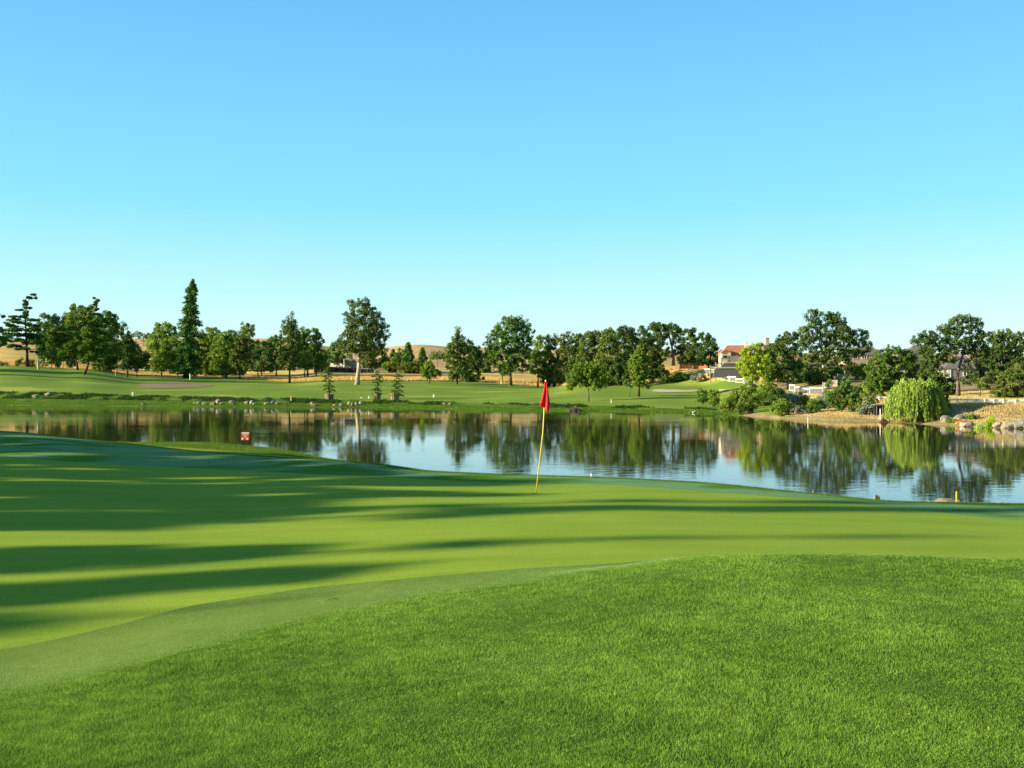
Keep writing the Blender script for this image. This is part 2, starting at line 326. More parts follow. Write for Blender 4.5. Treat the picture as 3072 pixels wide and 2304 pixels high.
# lake
wm = bpy.data.materials.new('m_water'); wm.use_nodes = True; nt = wm.node_tree; b = nt.nodes['Principled BSDF']
b.inputs['Base Color'].default_value = (.030, .038, .014, 1); b.inputs['Roughness'].default_value = 0.015; b.inputs['IOR'].default_value = 1.40; b.inputs['Specular IOR Level'].default_value = 0.5
tc = N(nt, 'ShaderNodeTexCoord'); mp = N(nt, 'ShaderNodeMapping'); mp.inputs['Scale'].default_value = (.5, 1.3, 1); nt.links.new(tc.outputs['Object'], mp.inputs[0])
n1 = N(nt, 'ShaderNodeTexNoise'); n1.inputs['Scale'].default_value = 1.1; n1.inputs['Detail'].default_value = 3; nt.links.new(mp.outputs[0], n1.inputs['Vector'])
n2 = N(nt, 'ShaderNodeTexNoise'); n2.inputs['Scale'].default_value = .045; n2.inputs['Detail'].default_value = 3; nt.links.new(mp.outputs[0], n2.inputs['Vector'])
mr = N(nt, 'ShaderNodeMapRange'); mr.inputs[1].default_value = .4; mr.inputs[2].default_value = .65; mr.inputs[3].default_value = .25; mr.inputs[4].default_value = 1.0; nt.links.new(n2.outputs['Fac'], mr.inputs[0])
mu = N(nt, 'ShaderNodeMath', operation='MULTIPLY'); nt.links.new(n1.outputs['Fac'], mu.inputs[0]); nt.links.new(mr.outputs[0], mu.inputs[1])
bp = N(nt, 'ShaderNodeBump'); bp.inputs['Strength'].default_value = 1; bp.inputs['Distance'].default_value = .009; nt.links.new(mu.outputs[0], bp.inputs['Height']); nt.links.new(bp.outputs[0], b.inputs['Normal'])
mb = MB(); mb.add([(-900, 36, 0), (900, 36, 0), (900, 275, 0), (-900, 275, 0)], [(0, 1, 2, 3)]); o = mb.build('lake_water', wm); o['kind'] = 'structure'

# ------------------------------------------------------------------ grass blades
def blades(name, n, uv, zf, length, width, m, label, lean=.5, clump=.0, cull=None):
    """uv -> (u, D) arrays; one triangle per blade"""
    u, D = uv; n = len(u); x = (u-CX)/F*D; z = zf(u, D)-.004
    L = length*rng.uniform(.55, 1.15, n); a = rng.uniform(0, 2*math.pi, n); le = rng.uniform(0, lean, n)*L
    if clump: L = L*(1+clump*np.sin(x*3.1+np.sin(D*2.3)*2)*np.sin(D*2.7+x))
    w = width*rng.uniform(.7, 1.3, n)
    base = np.stack([x, D, z], 1); side = np.stack([np.cos(a), np.sin(a), np.zeros(n)], 1)*(w/2)[:, None]
    b2 = rng.uniform(0, 2*math.pi, n); tip = base + np.stack([np.cos(b2)*le, np.sin(b2)*le, L], 1)
    V = np.stack([base-side, base+side, tip], 1).reshape(-1, 3); Fc = np.arange(3*n).reshape(-1, 3)
    t = np.clip(rng.normal(.42, .26, n) + .14*np.sin(x*1.7+np.sin(D*1.1)*1.5)*np.sin(D*1.3+.5*x) + .16*np.sin(x*11+3*np.sin(D*7))*np.sin(D*9+2*np.sin(x*5)) + .1*np.sin(x*31+2*np.sin(D*19))*np.sin(D*27), 0, 1); t = np.where(rng.uniform(0, 1, n) < .015, 1.0, t)
    o = mesh_np(name, V, Fc, m, tint=np.repeat(t, 3)); o['kind'] = 'stuff'; o['label'] = label; return o
leafmat('m_blade', (.050, .120, .014), (.30, .48, .07), .35, .8)
leafmat('m_blade_dew', (.11, .22, .04), (.36, .48, .18), .35, .5)
leafmat('m_blade_dry', (.42, .26, .08), (.75, .52, .2), .3, .7)
leafmat('m_blade_bank', (.04, .10, .012), (.16, .25, .03), .35, .8)
def sample(n, dfun_lo, dfun_hi, ulo, uhi, pw):
    u = rng.uniform(ulo, uhi, n); t = rng.uniform(0, 1, n)
    lo, hi = dfun_lo(u), dfun_hi(u)
    D = (lo**pw + t*(hi**pw-lo**pw))**(1/pw)
    return u, D
kfun = lambda k: (lambda u: cubic(nu, ND[k], u))
uv = sample(1250000, lambda u: np.full(len(u), 3.6), lambda u: kfun(2)(u)+.12, -250, 3330, .35)
blades('rough_grass', 0, uv, near_z, .021, .0038, MATS['m_blade'], 'mown rough grass covering the foreground mound', 1.1, .42)
for a_, b_ in ((-2200, -250), (3330, 5600)):
    uv = sample(260000, lambda u: np.full(len(u), 2.2), lambda u: kfun(2)(u)+.12, a_, b_, .35)
    blades('rough_grass', 0, uv, near_z, .021, .0055, MATS['m_blade'], 'mown rough grass beside the picture frame', 1.1, .42)
uv = sample(30000, kfun(2), lambda u: kfun(2)(u)+.35, -200, 3300, 1.0)
blades('rough_edge_grass', 0, uv, near_z, .016, .0036, MATS['m_blade'], 'stray rough grass reaching into the dewy fringe', 1.1, .4)
uv = sample(230000, kfun(2), lambda u: kfun(3)(u)+.12*np.sin(u*.02)+.1, -200, 3300, 1.0)
blades('fringe_grass', 0, uv, near_z, .010, .0045, MATS['m_blade_dew'], 'short dewy fringe grass between rough and putting green', .8)
leafmat('m_blade_green', (.10, .17, .015), (.38, .48, .10), .3, .8)
uv = sample(420000, lambda u: kfun(3)(u)-.05, lambda u: kfun(3)(u)+9, -150, 3250, .5)
blades('green_grass', 0, uv, near_z, .0055, .0075, MATS['m_blade_green'], 'closely mown grass of the putting green', 1.4)
uv = sample(90000, kfun(6), lambda u: kfun(6)(u)+1.2, -200, 3300, 1.0)
blades('collar_edge_grass', 0, uv, near_z, .035, .008, MATS['m_blade_bank'], 'grass along the rim of the near bank', .6)
uv = sample(60000, lambda u: kfun(8)(u)-4, lambda u: kfun(8)(u)+2, 250, 1150, 1.0)
blades('bank_grass', 0, uv, near_z, .05, .012, MATS['m_blade_bank'], 'sunlit yellowish grass on the low bank behind the green', .6)
fd = lambda a: (lambda u: np.interp(u, fu, SE)+a)
uv = sample(60000, fd(.5), fd(40), -100, 2050, 1.0)
blades('dry_grass', 0, uv, far_z, .7, .22, MATS['m_blade_dry'], 'tall straw coloured grass along the back of the fairway', .4, .3)
sbf = lambda a: (lambda u: shore(u)+np.interp(u, fu, SB)*a)
uv = sample(60000, sbf(.03), sbf(.6), -100, 2230, 1.0)
blades('shore_grass', 0, uv, far_z, .13, .12, MATS['m_blade_bank'], 'short green grass on the lower shelf of the far bank', .8, .5)
leafmat('m_blade_deep', (.012, .04, .008), (.06, .115, .018), .25, .8)
u_, d_ = sample(90000, sbf(.55), sbf(1.08), -100, 2230, 1.0); x_ = (u_-CX)/F*d_; kp = np.sin(x_*.35+2*np.sin(d_*.2))+.6*np.sin(x_*1.3+d_*.4)+rng.normal(size=len(u_))*.35 > -.15+np.clip((u_-900)/500, 0, 1)*.8
blades('bank_lip_grass', 0, (u_[kp], d_[kp]), far_z, .34, .2, MATS['m_blade_deep'], 'darker tufted grass along the lip of the far bank', .6, .6)
uv = sample(150000, lambda u: shore(u)+2.5, lambda u: shore(u)+60, 2340, 3200, .8)
leafmat('m_blade_slope', (.36, .26, .10), (.74, .56, .26), .3, .7)
blades('slope_grass', 0, uv, far_z, .17, .06, MATS['m_blade_slope'], 'straw coloured grass on the right shore', .6, .4)

# ------------------------------------------------------------------ plants
LM = {
 'oak': leafmat('leaf_oak', (0.022, 0.051, 0.011), (0.149, 0.231, 0.047), .2),
 'oak2': leafmat('leaf_oak_olive', (0.038, 0.068, 0.012), (0.223, 0.282, 0.058), .2),
 'olive': leafmat('leaf_olive', (0.064, 0.113, 0.015), (0.294, 0.413, 0.063), .3),
 'pale': leafmat('leaf_pale', (0.095, 0.167, 0.023), (0.381, 0.531, 0.086), .3),
 'green': leafmat('leaf_green', (0.035, 0.089, 0.013), (0.196, 0.325, 0.053), .3),
 'bright': leafmat('leaf_bright', (0.058, 0.128, 0.014), (0.269, 0.383, 0.046), .35),
 'lime': leafmat('leaf_lime', (0.139, 0.232, 0.013), (0.554, 0.668, 0.044), .4),
 'willow': leafmat('leaf_willow', (0.117, 0.182, 0.024), (0.461, 0.613, 0.123), .35),
 'pine': leafmat('needle_dark', (0.018, 0.057, 0.012), (0.104, 0.217, 0.043), .1),
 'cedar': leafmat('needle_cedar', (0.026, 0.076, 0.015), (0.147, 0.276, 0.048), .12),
 'cedar2': leafmat('needle_cedar_bright', (0.038, 0.091, 0.012), (0.207, 0.335, 0.043), .12),  # brighter, yellower needle green than the other cedar colour
 'far': leafmat('leaf_far', (0.050, 0.106, 0.034), (0.207, 0.315, 0.083), .2),
 'silver': leafmat('leaf_silver', (0.080, 0.110, 0.079), (0.346, 0.367, 0.262), .15),
 'blue': leafmat('leaf_blue', (0.080, 0.138, 0.127), (0.371, 0.468, 0.394), .15),
 'rust': leafmat('leaf_rust', (0.477, 0.162, 0.054), (1.190, 0.491, 0.176), .3),
 'dark': leafmat('leaf_dark', (0.015, 0.043, 0.008), (0.094, 0.176, 0.025), .15)}  # deepest green of the leaf colours
bark = mat('bark', (.16, .12, .09), .9, (.07, .05, .035), 3, 5, .05)
bark_pale = mat('bark_pale', (.46, .38, .27), .85, (.26, .20, .13), 1.5, 5, .03)
bark_dark = mat('bark_dark', (.07, .05, .035), .9, (.03, .02, .015), 3, 5, .05)
CR = {0: (0, 0, 1), 1: (0, 820, 3.19), 2: (440, 820, 3.19), 3: (900, 820, 3.19), 4: (1300, 900, 3.77), 5: (1640, 900, 3.77), 6: (2000, 900, 3.77), 7: (2300, 900, 3.77), 8: (2632, 900, 3.77)}
def cv(c, x, y): ox, oy, s = CR[c]; return ox+x/s, oy+y/s
def settle(u, v, D):
    D = float(remap(u, D)); a = far_at(u, v+1)
    return a if .80*D < a < 1.12*D else D
def leaf_faces(centres, size, flat=0.0, aspect=1.0, vertical=False, crease=True):
    n = len(centres); nr = rng.normal(size=(n, 3)); nr[:, 2] += flat*2.0
    nr /= np.linalg.norm(nr, axis=1)[:, None]; t = rng.normal(size=(n, 3))
    if vertical: t = np.tile([0, 0, -1.0], (n, 1)) + .25*t
    t -= (t*nr).sum(1)[:, None]*nr; t /= np.linalg.norm(t, axis=1)[:, None]+1e-9; b = np.cross(nr, t)
    s = size*rng.uniform(.6, 1.3, n)[:, None]; t = t*s*aspect; b = b*s
    V = np.stack([centres-t*.5, centres+b*.42, centres+t*.55, centres-b*.42], 1).reshape(-1, 3)
    return V, np.arange(4*n).reshape(-1, 4)
def crown_cloud(blobs, D, dens=1.0, lpx=.88, clump=.36, hollow=.45, flat=.2, dd=None):
    """blobs: (u, v, ru, rv, [depth shift]) photo pixels at distance D -> leaf centres, tints"""
    k = D/F; pts, tn = [], []
    for bl in blobs:
        u, v, ru, rv = bl[:4]; dsh = (bl[4] if len(bl) > 4 else 0)*k
        c = P(u, v, D); c[1] += dsh; R = np.array([ru*k, (dd or .85)*max(min(ru, rv*2.2), .5*ru)*k, rv*k])
        area = math.pi*ru*rv/9.0; ns = max(9, int(area/7*(.36/clump)**1.3)+8); tot = int(area*11*dens/(lpx*lpx))
        d = rng.normal(size=(ns, 3)); d /= np.linalg.norm(d, axis=1)[:, None]
        r = rng.uniform(hollow, 1.0, ns)**.6; sc = c + d*r[:, None]*(R*1.12+3.5*k)
        cr = clump*rng.uniform(.55, 1.25, ns); cr = np.clip(cr[:, None]*np.minimum(R, np.median(R)*1.3), k*6, k*17)
        per = rng.integers(0, ns, tot); q = rng.normal(size=(tot, 3)); q /= np.linalg.norm(q, axis=1)[:, None]
        q = q*(rng.uniform(0, 1, tot)**.42)[:, None]
        pts.append(sc[per] + q*cr[per]); ct = rng.uniform(.1, .9, ns); tn.append(np.clip(.55*ct[per]+.45*rng.uniform(0, 1, tot), 0, 1))
    return np.concatenate(pts), np.concatenate(tn)
def add_crown(name, pts, tn, D, m, parent, lpx=.88, flat=.2, aspect=1.2, vertical=False):
    V, Fc = leaf_faces(pts, lpx*3*D/F*1.25, flat, aspect, vertical)
    return mesh_np(name, V, Fc, m, parent, tint=np.repeat(tn, 4))
GRP = 'trees around the lake'
def tree(name, label, D, c, base, blobs, leaf='oak', trunk=5, fork=None, limbs=None, barkm=None, dens=1.0, lpx=.88, clump=.36, hollow=.45, flat=.2, cat='tree', group=None, path=None, name_crown='crown', stem=True, skirt=0):
    """base/blobs/fork in the coordinates of crop c; trunk = base width in photo px"""
    u0, v0 = cv(c, *base); s = CR[c][2]; D = settle(u0, v0, D); z0 = gz(u0, D); k = D/F
    B = [(*cv(c, b_[0], b_[1]), b_[2]/s, b_[3]/s, *(q/s for q in b_[4:])) for b_ in blobs]
    if skirt:
        ul = min(q[0]-q[2] for q in B); ur = max(q[0]+q[2] for q in B); vb = max(q[1]+q[3]*.6 for q in B); w_ = (ur-ul); hh = max(v0-vb, 4)
        B += [(ul+w_*f, vb+hh*g, w_*.19, hh*.5*skirt) for f, g in ((.15, .2), (.38, .45), (.62, .35), (.85, .2), (.5, .05))]
    root = np.array([(u0-CX)*k, D, z0]); o = thing(name, label, cat, root, group)
    pts, tn = crown_cloud(B, D, dens, lpx, clump, hollow, flat); kp = pts[:, 2] > z0-.05
    add_crown(name_crown, pts[kp], tn[kp], D, LM[leaf], o, lpx, flat)
    if stem:
        mb = MB(); big = max(B, key=lambda q: q[2]*q[3]); mu_ = sum(q[0]*q[2]*q[3] for q in B)/sum(q[2]*q[3] for q in B); mv = sum(q[1]*q[2]*q[3] for q in B)/sum(q[2]*q[3] for q in B)
        r0 = trunk/2*k
        if path: pp = [root+np.array([0, 0, -.3])] + [P(*cv(c, *q), D) for q in path]
        else:
            f_ = cv(c, *fork) if fork else (u0*.6+mu_*.4, v0*.45+mv*.55); pp = [root+np.array([0, 0, -.3]), root*.5+P(*f_, D)*.5, P(*f_, D)]
        n = len(pp); rad = [r0*(1.35 if i == 0 else 1-.55*i/(n-1)) for i in range(n)]; mb.tube(pp, rad, 8)
        end = pp[-1]
        cn = []
        for q in B:
            t = P(q[0], q[1]+q[3]*.1, D); t[1] += (q[4] if len(q) > 4 else 0)*k + rng.uniform(-.4, .4)*q[2]*k; cn.append(t)
        order = sorted(range(len(B)), key=lambda i: np.linalg.norm(cn[i]-end)); nodes = [end]+([pp[-2]] if n > 2 else []); par = [-1]*len(nodes); sub_n = [1]*len(nodes); own = {}
        for i in order:
            dists = [np.linalg.norm(cn[i]-q_) + (0 if q_[2] < cn[i][2] else .6*(q_[2]-cn[i][2])) + (.0 if j < 1 else .12*np.linalg.norm(q_-end)) for j, q_ in enumerate(nodes)]
            j = int(np.argmin(dists)); nodes.append(cn[i]); par.append(j); sub_n.append(1); own[len(nodes)-1] = B[i]
        for j in range(len(nodes)-1, 0, -1):
            if par[j] >= 0: sub_n[par[j]] += sub_n[j]
        tot_n = max(sub_n); rr = lambda j: rad[-1]*.8*(sub_n[j]/tot_n)**.5
        for j in range(len(nodes)):
            if par[j] < 0: continue
            st, t = nodes[par[j]], nodes[j]; L_ = np.linalg.norm(t-st); mid = st*.5+t*.5+rng.normal(size=3)*L_*.07+np.array([0, 0, -.05*L_])
            mb.tube([st, mid, t], [rr(j)*1.1, rr(j)*.85, rr(j)*.6], 6, False); q = own[j]
            for _ in range(5):
                e = t + rng.normal(size=3)*np.array([q[2], q[2]*.6, q[3]])*k*.5; mb.tube([t*.8+mid*.2, t*.5+e*.5+rng.normal(size=3)*.05*q[2]*k, e], [max(rr(j)*.4, .5*k), .4*k, .15*k], 4, False)
        mb.build('trunk', barkm or bark, o, smooth=True)
    return o
def conifer(name, label, D, c, base, tip, widths, leaf='pine', trunk=6, droop=.25, gap=.55, dens=1.0, lpx=1.0, low=None, group=None, barkm=None, lean=None, cat='conifer', irr=.35):
    """layered conifer; widths: half width in crop px at fractions of the crown from top to bottom"""
    s = CR[c][2]; u0, v0 = cv(c, *base); ut, vt = cv(c, *tip); D = settle(u0, v0, D); k = D/F; z0 = gz(u0, D); root = np.array([(u0-CX)*k, D, z0])
    o = thing(name, label, cat, root, group); top = P(ut, vt, D); bot = P(*cv(c, *(low or base)), D) if low else root+np.array([0, 0, .4])
    H = top[2]-bot[2]; W = np.array(widths, float)/s*k; pts, tn = [], []; mb = MB()
    mid = (root+top)/2 + (np.array([lean/s*k, 0, 0]) if lean else 0)
    mb.tube([root+np.array([0, 0, -.3]), root*.7+mid*.3, mid, top], [trunk/2*k*1.3, trunk/2*k, trunk/2*k*.6, .02*trunk*k], 8)
    zz = 0.0; step = gap*9*k
    while zz < H:
        f = zz/H; wv = np.interp(f, np.linspace(0, 1, len(W)), W); nb = rng.integers(5, 8); a0 = rng.uniform(0, 6.28)
        cx_ = np.interp(f, [0, .5, 1], [top[0], (top[0]*.5+bot[0]*.5) + (lean/s*k if lean else 0), bot[0]]); 
        for j in range(nb):
            a = a0+6.283*j/nb+rng.uniform(-.3, .3); L = wv*rng.uniform(1-irr, 1.12); 
            st = np.array([cx_, D, top[2]-zz]); dr = np.array([math.cos(a), math.sin(a)*.9, 0]); n = max(6, int(L/k/3*dens*9))
            t = rng.uniform(.05, 1, n)**.75; cl = st + dr*(t*L)[:, None]; cl[:, 2] -= droop*L*t**1.5 - .06*L*t
            sp = (.10+.20*(1-t))*L*.5+1.2*k; cl += rng.normal(size=(n, 3))*np.stack([sp, sp, sp*.45], 1)
            pts.append(cl); tn.append(np.clip(rng.uniform(.1, .9)*.6+.4*rng.uniform(0, 1, n), 0, 1))
            if L > 8*k: mb.tube([st, st+dr*L*.8-np.array([0, 0, droop*L*.6])], [.35*trunk/6*k*2, .2*k], 4)
        zz += step*rng.uniform(.7, 1.3)*(0.6+.9*f)
    # leader
    n = 30; t = rng.uniform(0, 1, n)[:, None]; pts.append(top*(1-t)+np.array([top[0], D, top[2]-H*.06])*t + rng.normal(size=(n, 3))*k*1.0); tn.append(rng.uniform(0, 1, n))
    pts = np.concatenate(pts); tn = np.concatenate(tn); kp = pts[:, 2] > z0+.1
    add_crown('crown', pts[kp], tn[kp], D, LM[leaf], o, lpx, .3, 1.3); mb.build('trunk', barkm or bark_dark, o, smooth=True)
    return o
def pads(name, label, D, c, path, pad, leaf='cedar', trunk=7, dens=1.0, lpx=1.0, group=None, barkm=None, cat='cedar', rthin=.12):
    """cedar: trunk follows path (crop px, bottom to top), pads = (x, y, rx, ry) flat sprays joined to the trunk by limbs"""
    s = CR[c][2]; u0, v0 = cv(c, *path[0]); D = settle(u0, v0, D); k = D/F; z0 = gz(u0, D); root = np.array([(u0-CX)*k, D, z0]); o = thing(name, label, cat, root, group)
    pp = [root+np.array([0, 0, -.3])]+[P(*cv(c, *q), D) for q in path[1:]]; n = len(pp); mb = MB()
    mb.tube(pp, [trunk/2*k*(1.3 if i == 0 else max(1-i/(n-1), rthin)) for i in range(n)], 8); pts, tn = [], []
    arr = np.array(pp)
    for (x, y, rx, ry) in pad:
        rx *= 1.12; ry *= 1.55; cpt = P(*cv(c, x, y), D); dep = rng.uniform(-.6, .6)*rx/s*k; cpt[1] += dep; Rx, Rz = rx/s*k, ry/s*k
        zt = min(max(cpt[2]-.35*Rz, arr[0][2]), arr[-1][2]); sx = np.interp(zt, arr[:, 2], arr[:, 0]); st = np.array([sx, D, zt-.2*abs(cpt[0]-sx)*.3])
        m_ = int(math.pi*rx*ry/s/s/9*10*dens/(lpx*lpx))+25; nsub = max(4, int(rx/s/4)); 
        d = rng.normal(size=(nsub, 3)); d /= np.linalg.norm(d, axis=1)[:, None]; sc = cpt + d*rng.uniform(.2, 1, nsub)[:, None]*np.array([Rx, Rx*.8, Rz*.5])
        sc[:, 2] -= .25*Rz*((sc[:, 0]-cpt[0])/Rx)**2*2
        per = rng.integers(0, nsub, m_); q = rng.normal(size=(m_, 3)); q /= np.linalg.norm(q, axis=1)[:, None]; q *= (rng.uniform(0, 1, m_)**.5)[:, None]
        pts.append(sc[per]+q*np.array([max(Rx*.42, 4*k), max(Rx*.42, 4*k), max(Rz*.6, 3*k)])); ct = rng.uniform(.1, .9, nsub); tn.append(np.clip(.5*ct[per]+.5*rng.uniform(0, 1, m_), 0, 1))
        mb.tube([st, st*.5+cpt*.5+np.array([0, 0, .05*Rx]), cpt], [trunk*.16*k, trunk*.11*k, .5*k], 5)
    pts = np.concatenate(pts); tn = np.concatenate(tn); kp = pts[:, 2] > z0
    add_crown('crown', pts[kp], tn[kp], D, LM[leaf], o, lpx, .8, 1.6); mb.build('trunk', barkm or bark_dark, o, smooth=True); return o
def shrub(name, label, D, c, blobs, leaf='olive', dens=1.0, lpx=.88, group=None, cat='shrub', clump=.4, stemw=2):
    b0 = max(blobs, key=lambda q: q[2]*q[3]); return tree(name, label, D, c, (b0[0], b0[1]+b0[3]), blobs, leaf, stemw, None, 1, bark_dark, dens, lpx, clump, .3, .3, cat, group, name_crown='foliage')

# ---- left group
pads('cedar_tree', 'dark cedar cut off by the left edge of the picture', 296, 1, [(-60, 890), (-60, 600), (-50, 300)],
     [(-20, 400, 45, 16), (-30, 330, 30, 14), (-20, 540, 80, 30), (-40, 610, 110, 35), (-20, 680, 70, 25), (-60, 470, 50, 25), (-90, 740, 80, 30)], 'cedar')
pads('cedar_tree', 'thin dark cedar with a hooked top bending right, leftmost whole tree', 294, 1,
     [(258, 890), (258, 760), (250, 600), (244, 480), (246, 380), (256, 290), (290, 228), (350, 200)],
     [(330, 206, 34, 9), (340, 235, 12, 14), (285, 228, 32, 14), (225, 262, 30, 10), (255, 290, 28, 18), (240, 275, 22, 12), (272, 330, 42, 13), (180, 352, 48, 9), (262, 372, 38, 15), (250, 400, 38, 12),
      (165, 412, 75, 11), (120, 440, 70, 12), (250, 430, 35, 16), (330, 450, 80, 12), (160, 470, 80, 14), (85, 500, 60, 16), (300, 490, 70, 18), (150, 540, 120, 18), (330, 540, 90, 22), (80, 580, 75, 18), (260, 590, 80, 22),
      (360, 610, 80, 26), (190, 640, 70, 16), (60, 645, 60, 10), (320, 660, 90, 24), (150, 690, 70, 16), (400, 720, 60, 14), (230, 720, 70, 14), (310, 750, 40, 10), (190, 590, 60, 20)], 'cedar', 9, 1.1)
tree('pine_tree', 'grey green round headed pine between two cedars', 380, 1, (500, 880), [(440, 450, 70, 50), (500, 470, 60, 60), (560, 480, 50, 55), (450, 560, 90, 60), (530, 580, 80, 70)], 'far', 4, skirt=1.0)
tree('broadleaf_tree', 'tall light green round tree behind the leaning cedars', 380, 1, (800, 860), [(760, 370, 80, 60), (840, 390, 70, 70), (690, 420, 60, 50), (720, 470, 110, 70), (820, 500, 110, 80), (640, 500, 60, 50), (760, 600, 150, 90), (700, 700, 120, 80)], 'olive', 7, dens=1.1, skirt=1.0)
tree('broadleaf_tree', 'dark green tree right of the hooked cedar spire', 385, 1, (1000, 860), [(1000, 420, 60, 45), (960, 480, 80, 70), (1070, 470, 60, 60), (1095, 540, 45, 60), (1030, 560, 90, 80), (1080, 430, 25, 25), (990, 660, 100, 90)], 'green', 6, skirt=1.0)
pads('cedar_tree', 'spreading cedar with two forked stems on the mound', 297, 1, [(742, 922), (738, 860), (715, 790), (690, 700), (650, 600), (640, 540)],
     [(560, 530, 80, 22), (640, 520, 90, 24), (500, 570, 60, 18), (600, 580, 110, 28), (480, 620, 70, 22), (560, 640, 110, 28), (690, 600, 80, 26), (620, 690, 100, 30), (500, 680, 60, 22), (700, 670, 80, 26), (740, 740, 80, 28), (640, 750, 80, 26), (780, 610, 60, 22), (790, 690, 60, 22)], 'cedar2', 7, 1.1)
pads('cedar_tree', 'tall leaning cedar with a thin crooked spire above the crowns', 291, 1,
     [(800, 965), (835, 900), (850, 840), (870, 720), (895, 600), (905, 480), (908, 380), (908, 320), (918, 262), (890, 224)],
     [(905, 236, 14, 9), (935, 256, 14, 12), (915, 275, 16, 12), (905, 300, 18, 12), (900, 320, 28, 8), (910, 345, 30, 12), (900, 385, 55, 14), (850, 420, 60, 16), (930, 440, 70, 16), (860, 470, 80, 20), (940, 500, 70, 18), (830, 530, 90, 24), (930, 560, 90, 22),
      (850, 600, 100, 26), (960, 610, 80, 24), (900, 660, 110, 28), (1000, 690, 70, 22), (840, 710, 90, 26), (930, 730, 100, 26), (880, 780, 90, 24), (970, 780, 60, 20), (830, 830, 50, 16), (900, 830, 60, 18)], 'cedar2', 8, 1.2)
tree('conifer_tree', 'small dark conifer standing on the fairway edge left of the bunker', 298, 1, (1217, 990), [(1172, 485, 8, 16), (1180, 525, 24, 24), (1190, 580, 38, 30), (1200, 640, 50, 36), (1230, 700, 60, 45), (1220, 780, 72, 55), (1250, 850, 62, 45), (1200, 870, 45, 36)], 'dark', 6, path=[(1217, 920), (1200, 700), (1175, 510)], dens=1.1)
for i, (lb, lf, bl) in enumerate([
   ('yellow green bush at the foot of the forked cedar', 'olive', [(490, 800, 50, 60), (520, 840, 50, 50)]),
   ('grey brown bush under the forked cedar', 'far', [(600, 790, 80, 70), (660, 830, 60, 50)]),
   ('low green bush right of the leaning cedar trunk', 'green', [(950, 880, 60, 50), (1040, 860, 70, 80), (1080, 800, 60, 60)]),
   ('dark rounded bush mass left of the pale willowy tree', 'oak', [(1310, 800, 90, 90), (1370, 850, 60, 60), (1260, 730, 60, 70), (1280, 860, 80, 60)]),
   ('yellow green shrub behind the small dark conifer', 'olive', [(1120, 690, 70, 60), (1060, 740, 70, 60), (1180, 720, 60, 70)]),
   ('dark low shrubs on the dry ground at the far left', 'oak2', [(30, 870, 60, 22), (200, 860, 60, 26), (290, 868, 60, 20), (410, 865, 40, 18)])]):
    shrub('bush', lb, [310, 325, 316, 318, 328, 305][i], 1, bl, lf, 1.0, group='bushes on the left of the fairway')
for i, (lb, x, y, r) in enumerate([('tiny dark tree on the ridge, left of two others', 1302, 600, 26), ('tiny dark tree on the ridge right of its twin', 1375, 605, 38), ('smallest dark tree on the ridge by the round crown', 1250, 590, 16)]):
    tree('ridge_tree', lb, 620+10*i, 1, (x, y+25), [(x, y, r, r*.9)], 'far', 2, group='small trees on the ridge')
tree('willowy_tree', 'pale olive bushy tree left of the tall redwood', 325, 2, (140, 930), [(160, 520, 55, 55), (90, 580, 55, 55), (210, 560, 60, 70), (120, 680, 90, 90), (220, 700, 90, 110), (60, 760, 55, 90), (150, 830, 110, 80), (240, 850, 80, 70)], 'pale', 5, dens=1.1, skirt=1.0)
conifer('redwood_tree', 'tall dark redwood, the tallest tree in view', 303, 2, (375, 1000), (442, 58), [6, 52, 76, 68, 98, 110, 150, 120, 160, 185, 175, 130], 'cedar', 15, .35, .62, 1.35, low=(375, 950), irr=.62)
tree('broadleaf_tree', 'olive bushy tree directly right of the redwood', 318, 2, (560, 985), [(600, 590, 90, 60), (550, 640, 60, 60), (650, 660, 90, 70), (600, 740, 90, 70)], 'olive', 6, path=[(545, 930), (600, 850)], skirt=1.0)
tree('dark_oak', 'dark low oak with several stems behind the fairway', 312, 2, (620, 980), [(600, 830, 90, 80), (700, 810, 100, 90), (790, 830, 90, 90), (540, 860, 60, 60), (660, 900, 80, 50), (850, 880, 60, 50)], 'dark', 7, dens=1.1, skirt=1.0)
tree('broadleaf_tree', 'olive green tree in the clump below the hilltop tree', 322, 2, (760, 970), [(740, 600, 45, 40), (820, 600, 55, 50), (760, 680, 100, 80), (850, 680, 90, 80), (700, 690, 60, 60), (830, 760, 90, 70)], 'olive', 6, skirt=1.0)
tree('broadleaf_tree', 'olive tree at the right end of the clump, feathery outline', 326, 2, (890, 960), [(900, 620, 60, 45), (930, 680, 70, 60), (900, 750, 80, 60), (960, 720, 40, 50)], 'oak2', 5, skirt=1.0)
tree('hilltop_tree', 'single round tree standing on the golden hilltop', 420, 2, (955, 660), [(940, 520, 40, 32), (985, 530, 35, 35), (960, 580, 55, 40), (940, 625, 35, 25)], 'olive', 5)
tree('willow_thicket', 'grey green thicket of low willows behind the dry field', 372, 2, (1100, 925), [(1010, 780, 70, 60), (1100, 800, 90, 70), (1190, 810, 80, 70), (1000, 870, 80, 50), (1110, 880, 110, 45), (1210, 880, 60, 40)], 'far', 4, dens=1.1, skirt=1.0)
tree('broadleaf_tree', 'small bright green tree peeking above the willow thicket', 380, 2, (1065, 900), [(1065, 700, 22, 28), (1065, 735, 45, 28)], 'bright', 3)
tree('far_tree', 'distant dark tree above the thicket near the hill', 430, 2, (1080, 800), [(1010, 690, 45, 40), (1090, 680, 50, 35), (1140, 710, 60, 45)], 'far', 3, skirt=1.0)
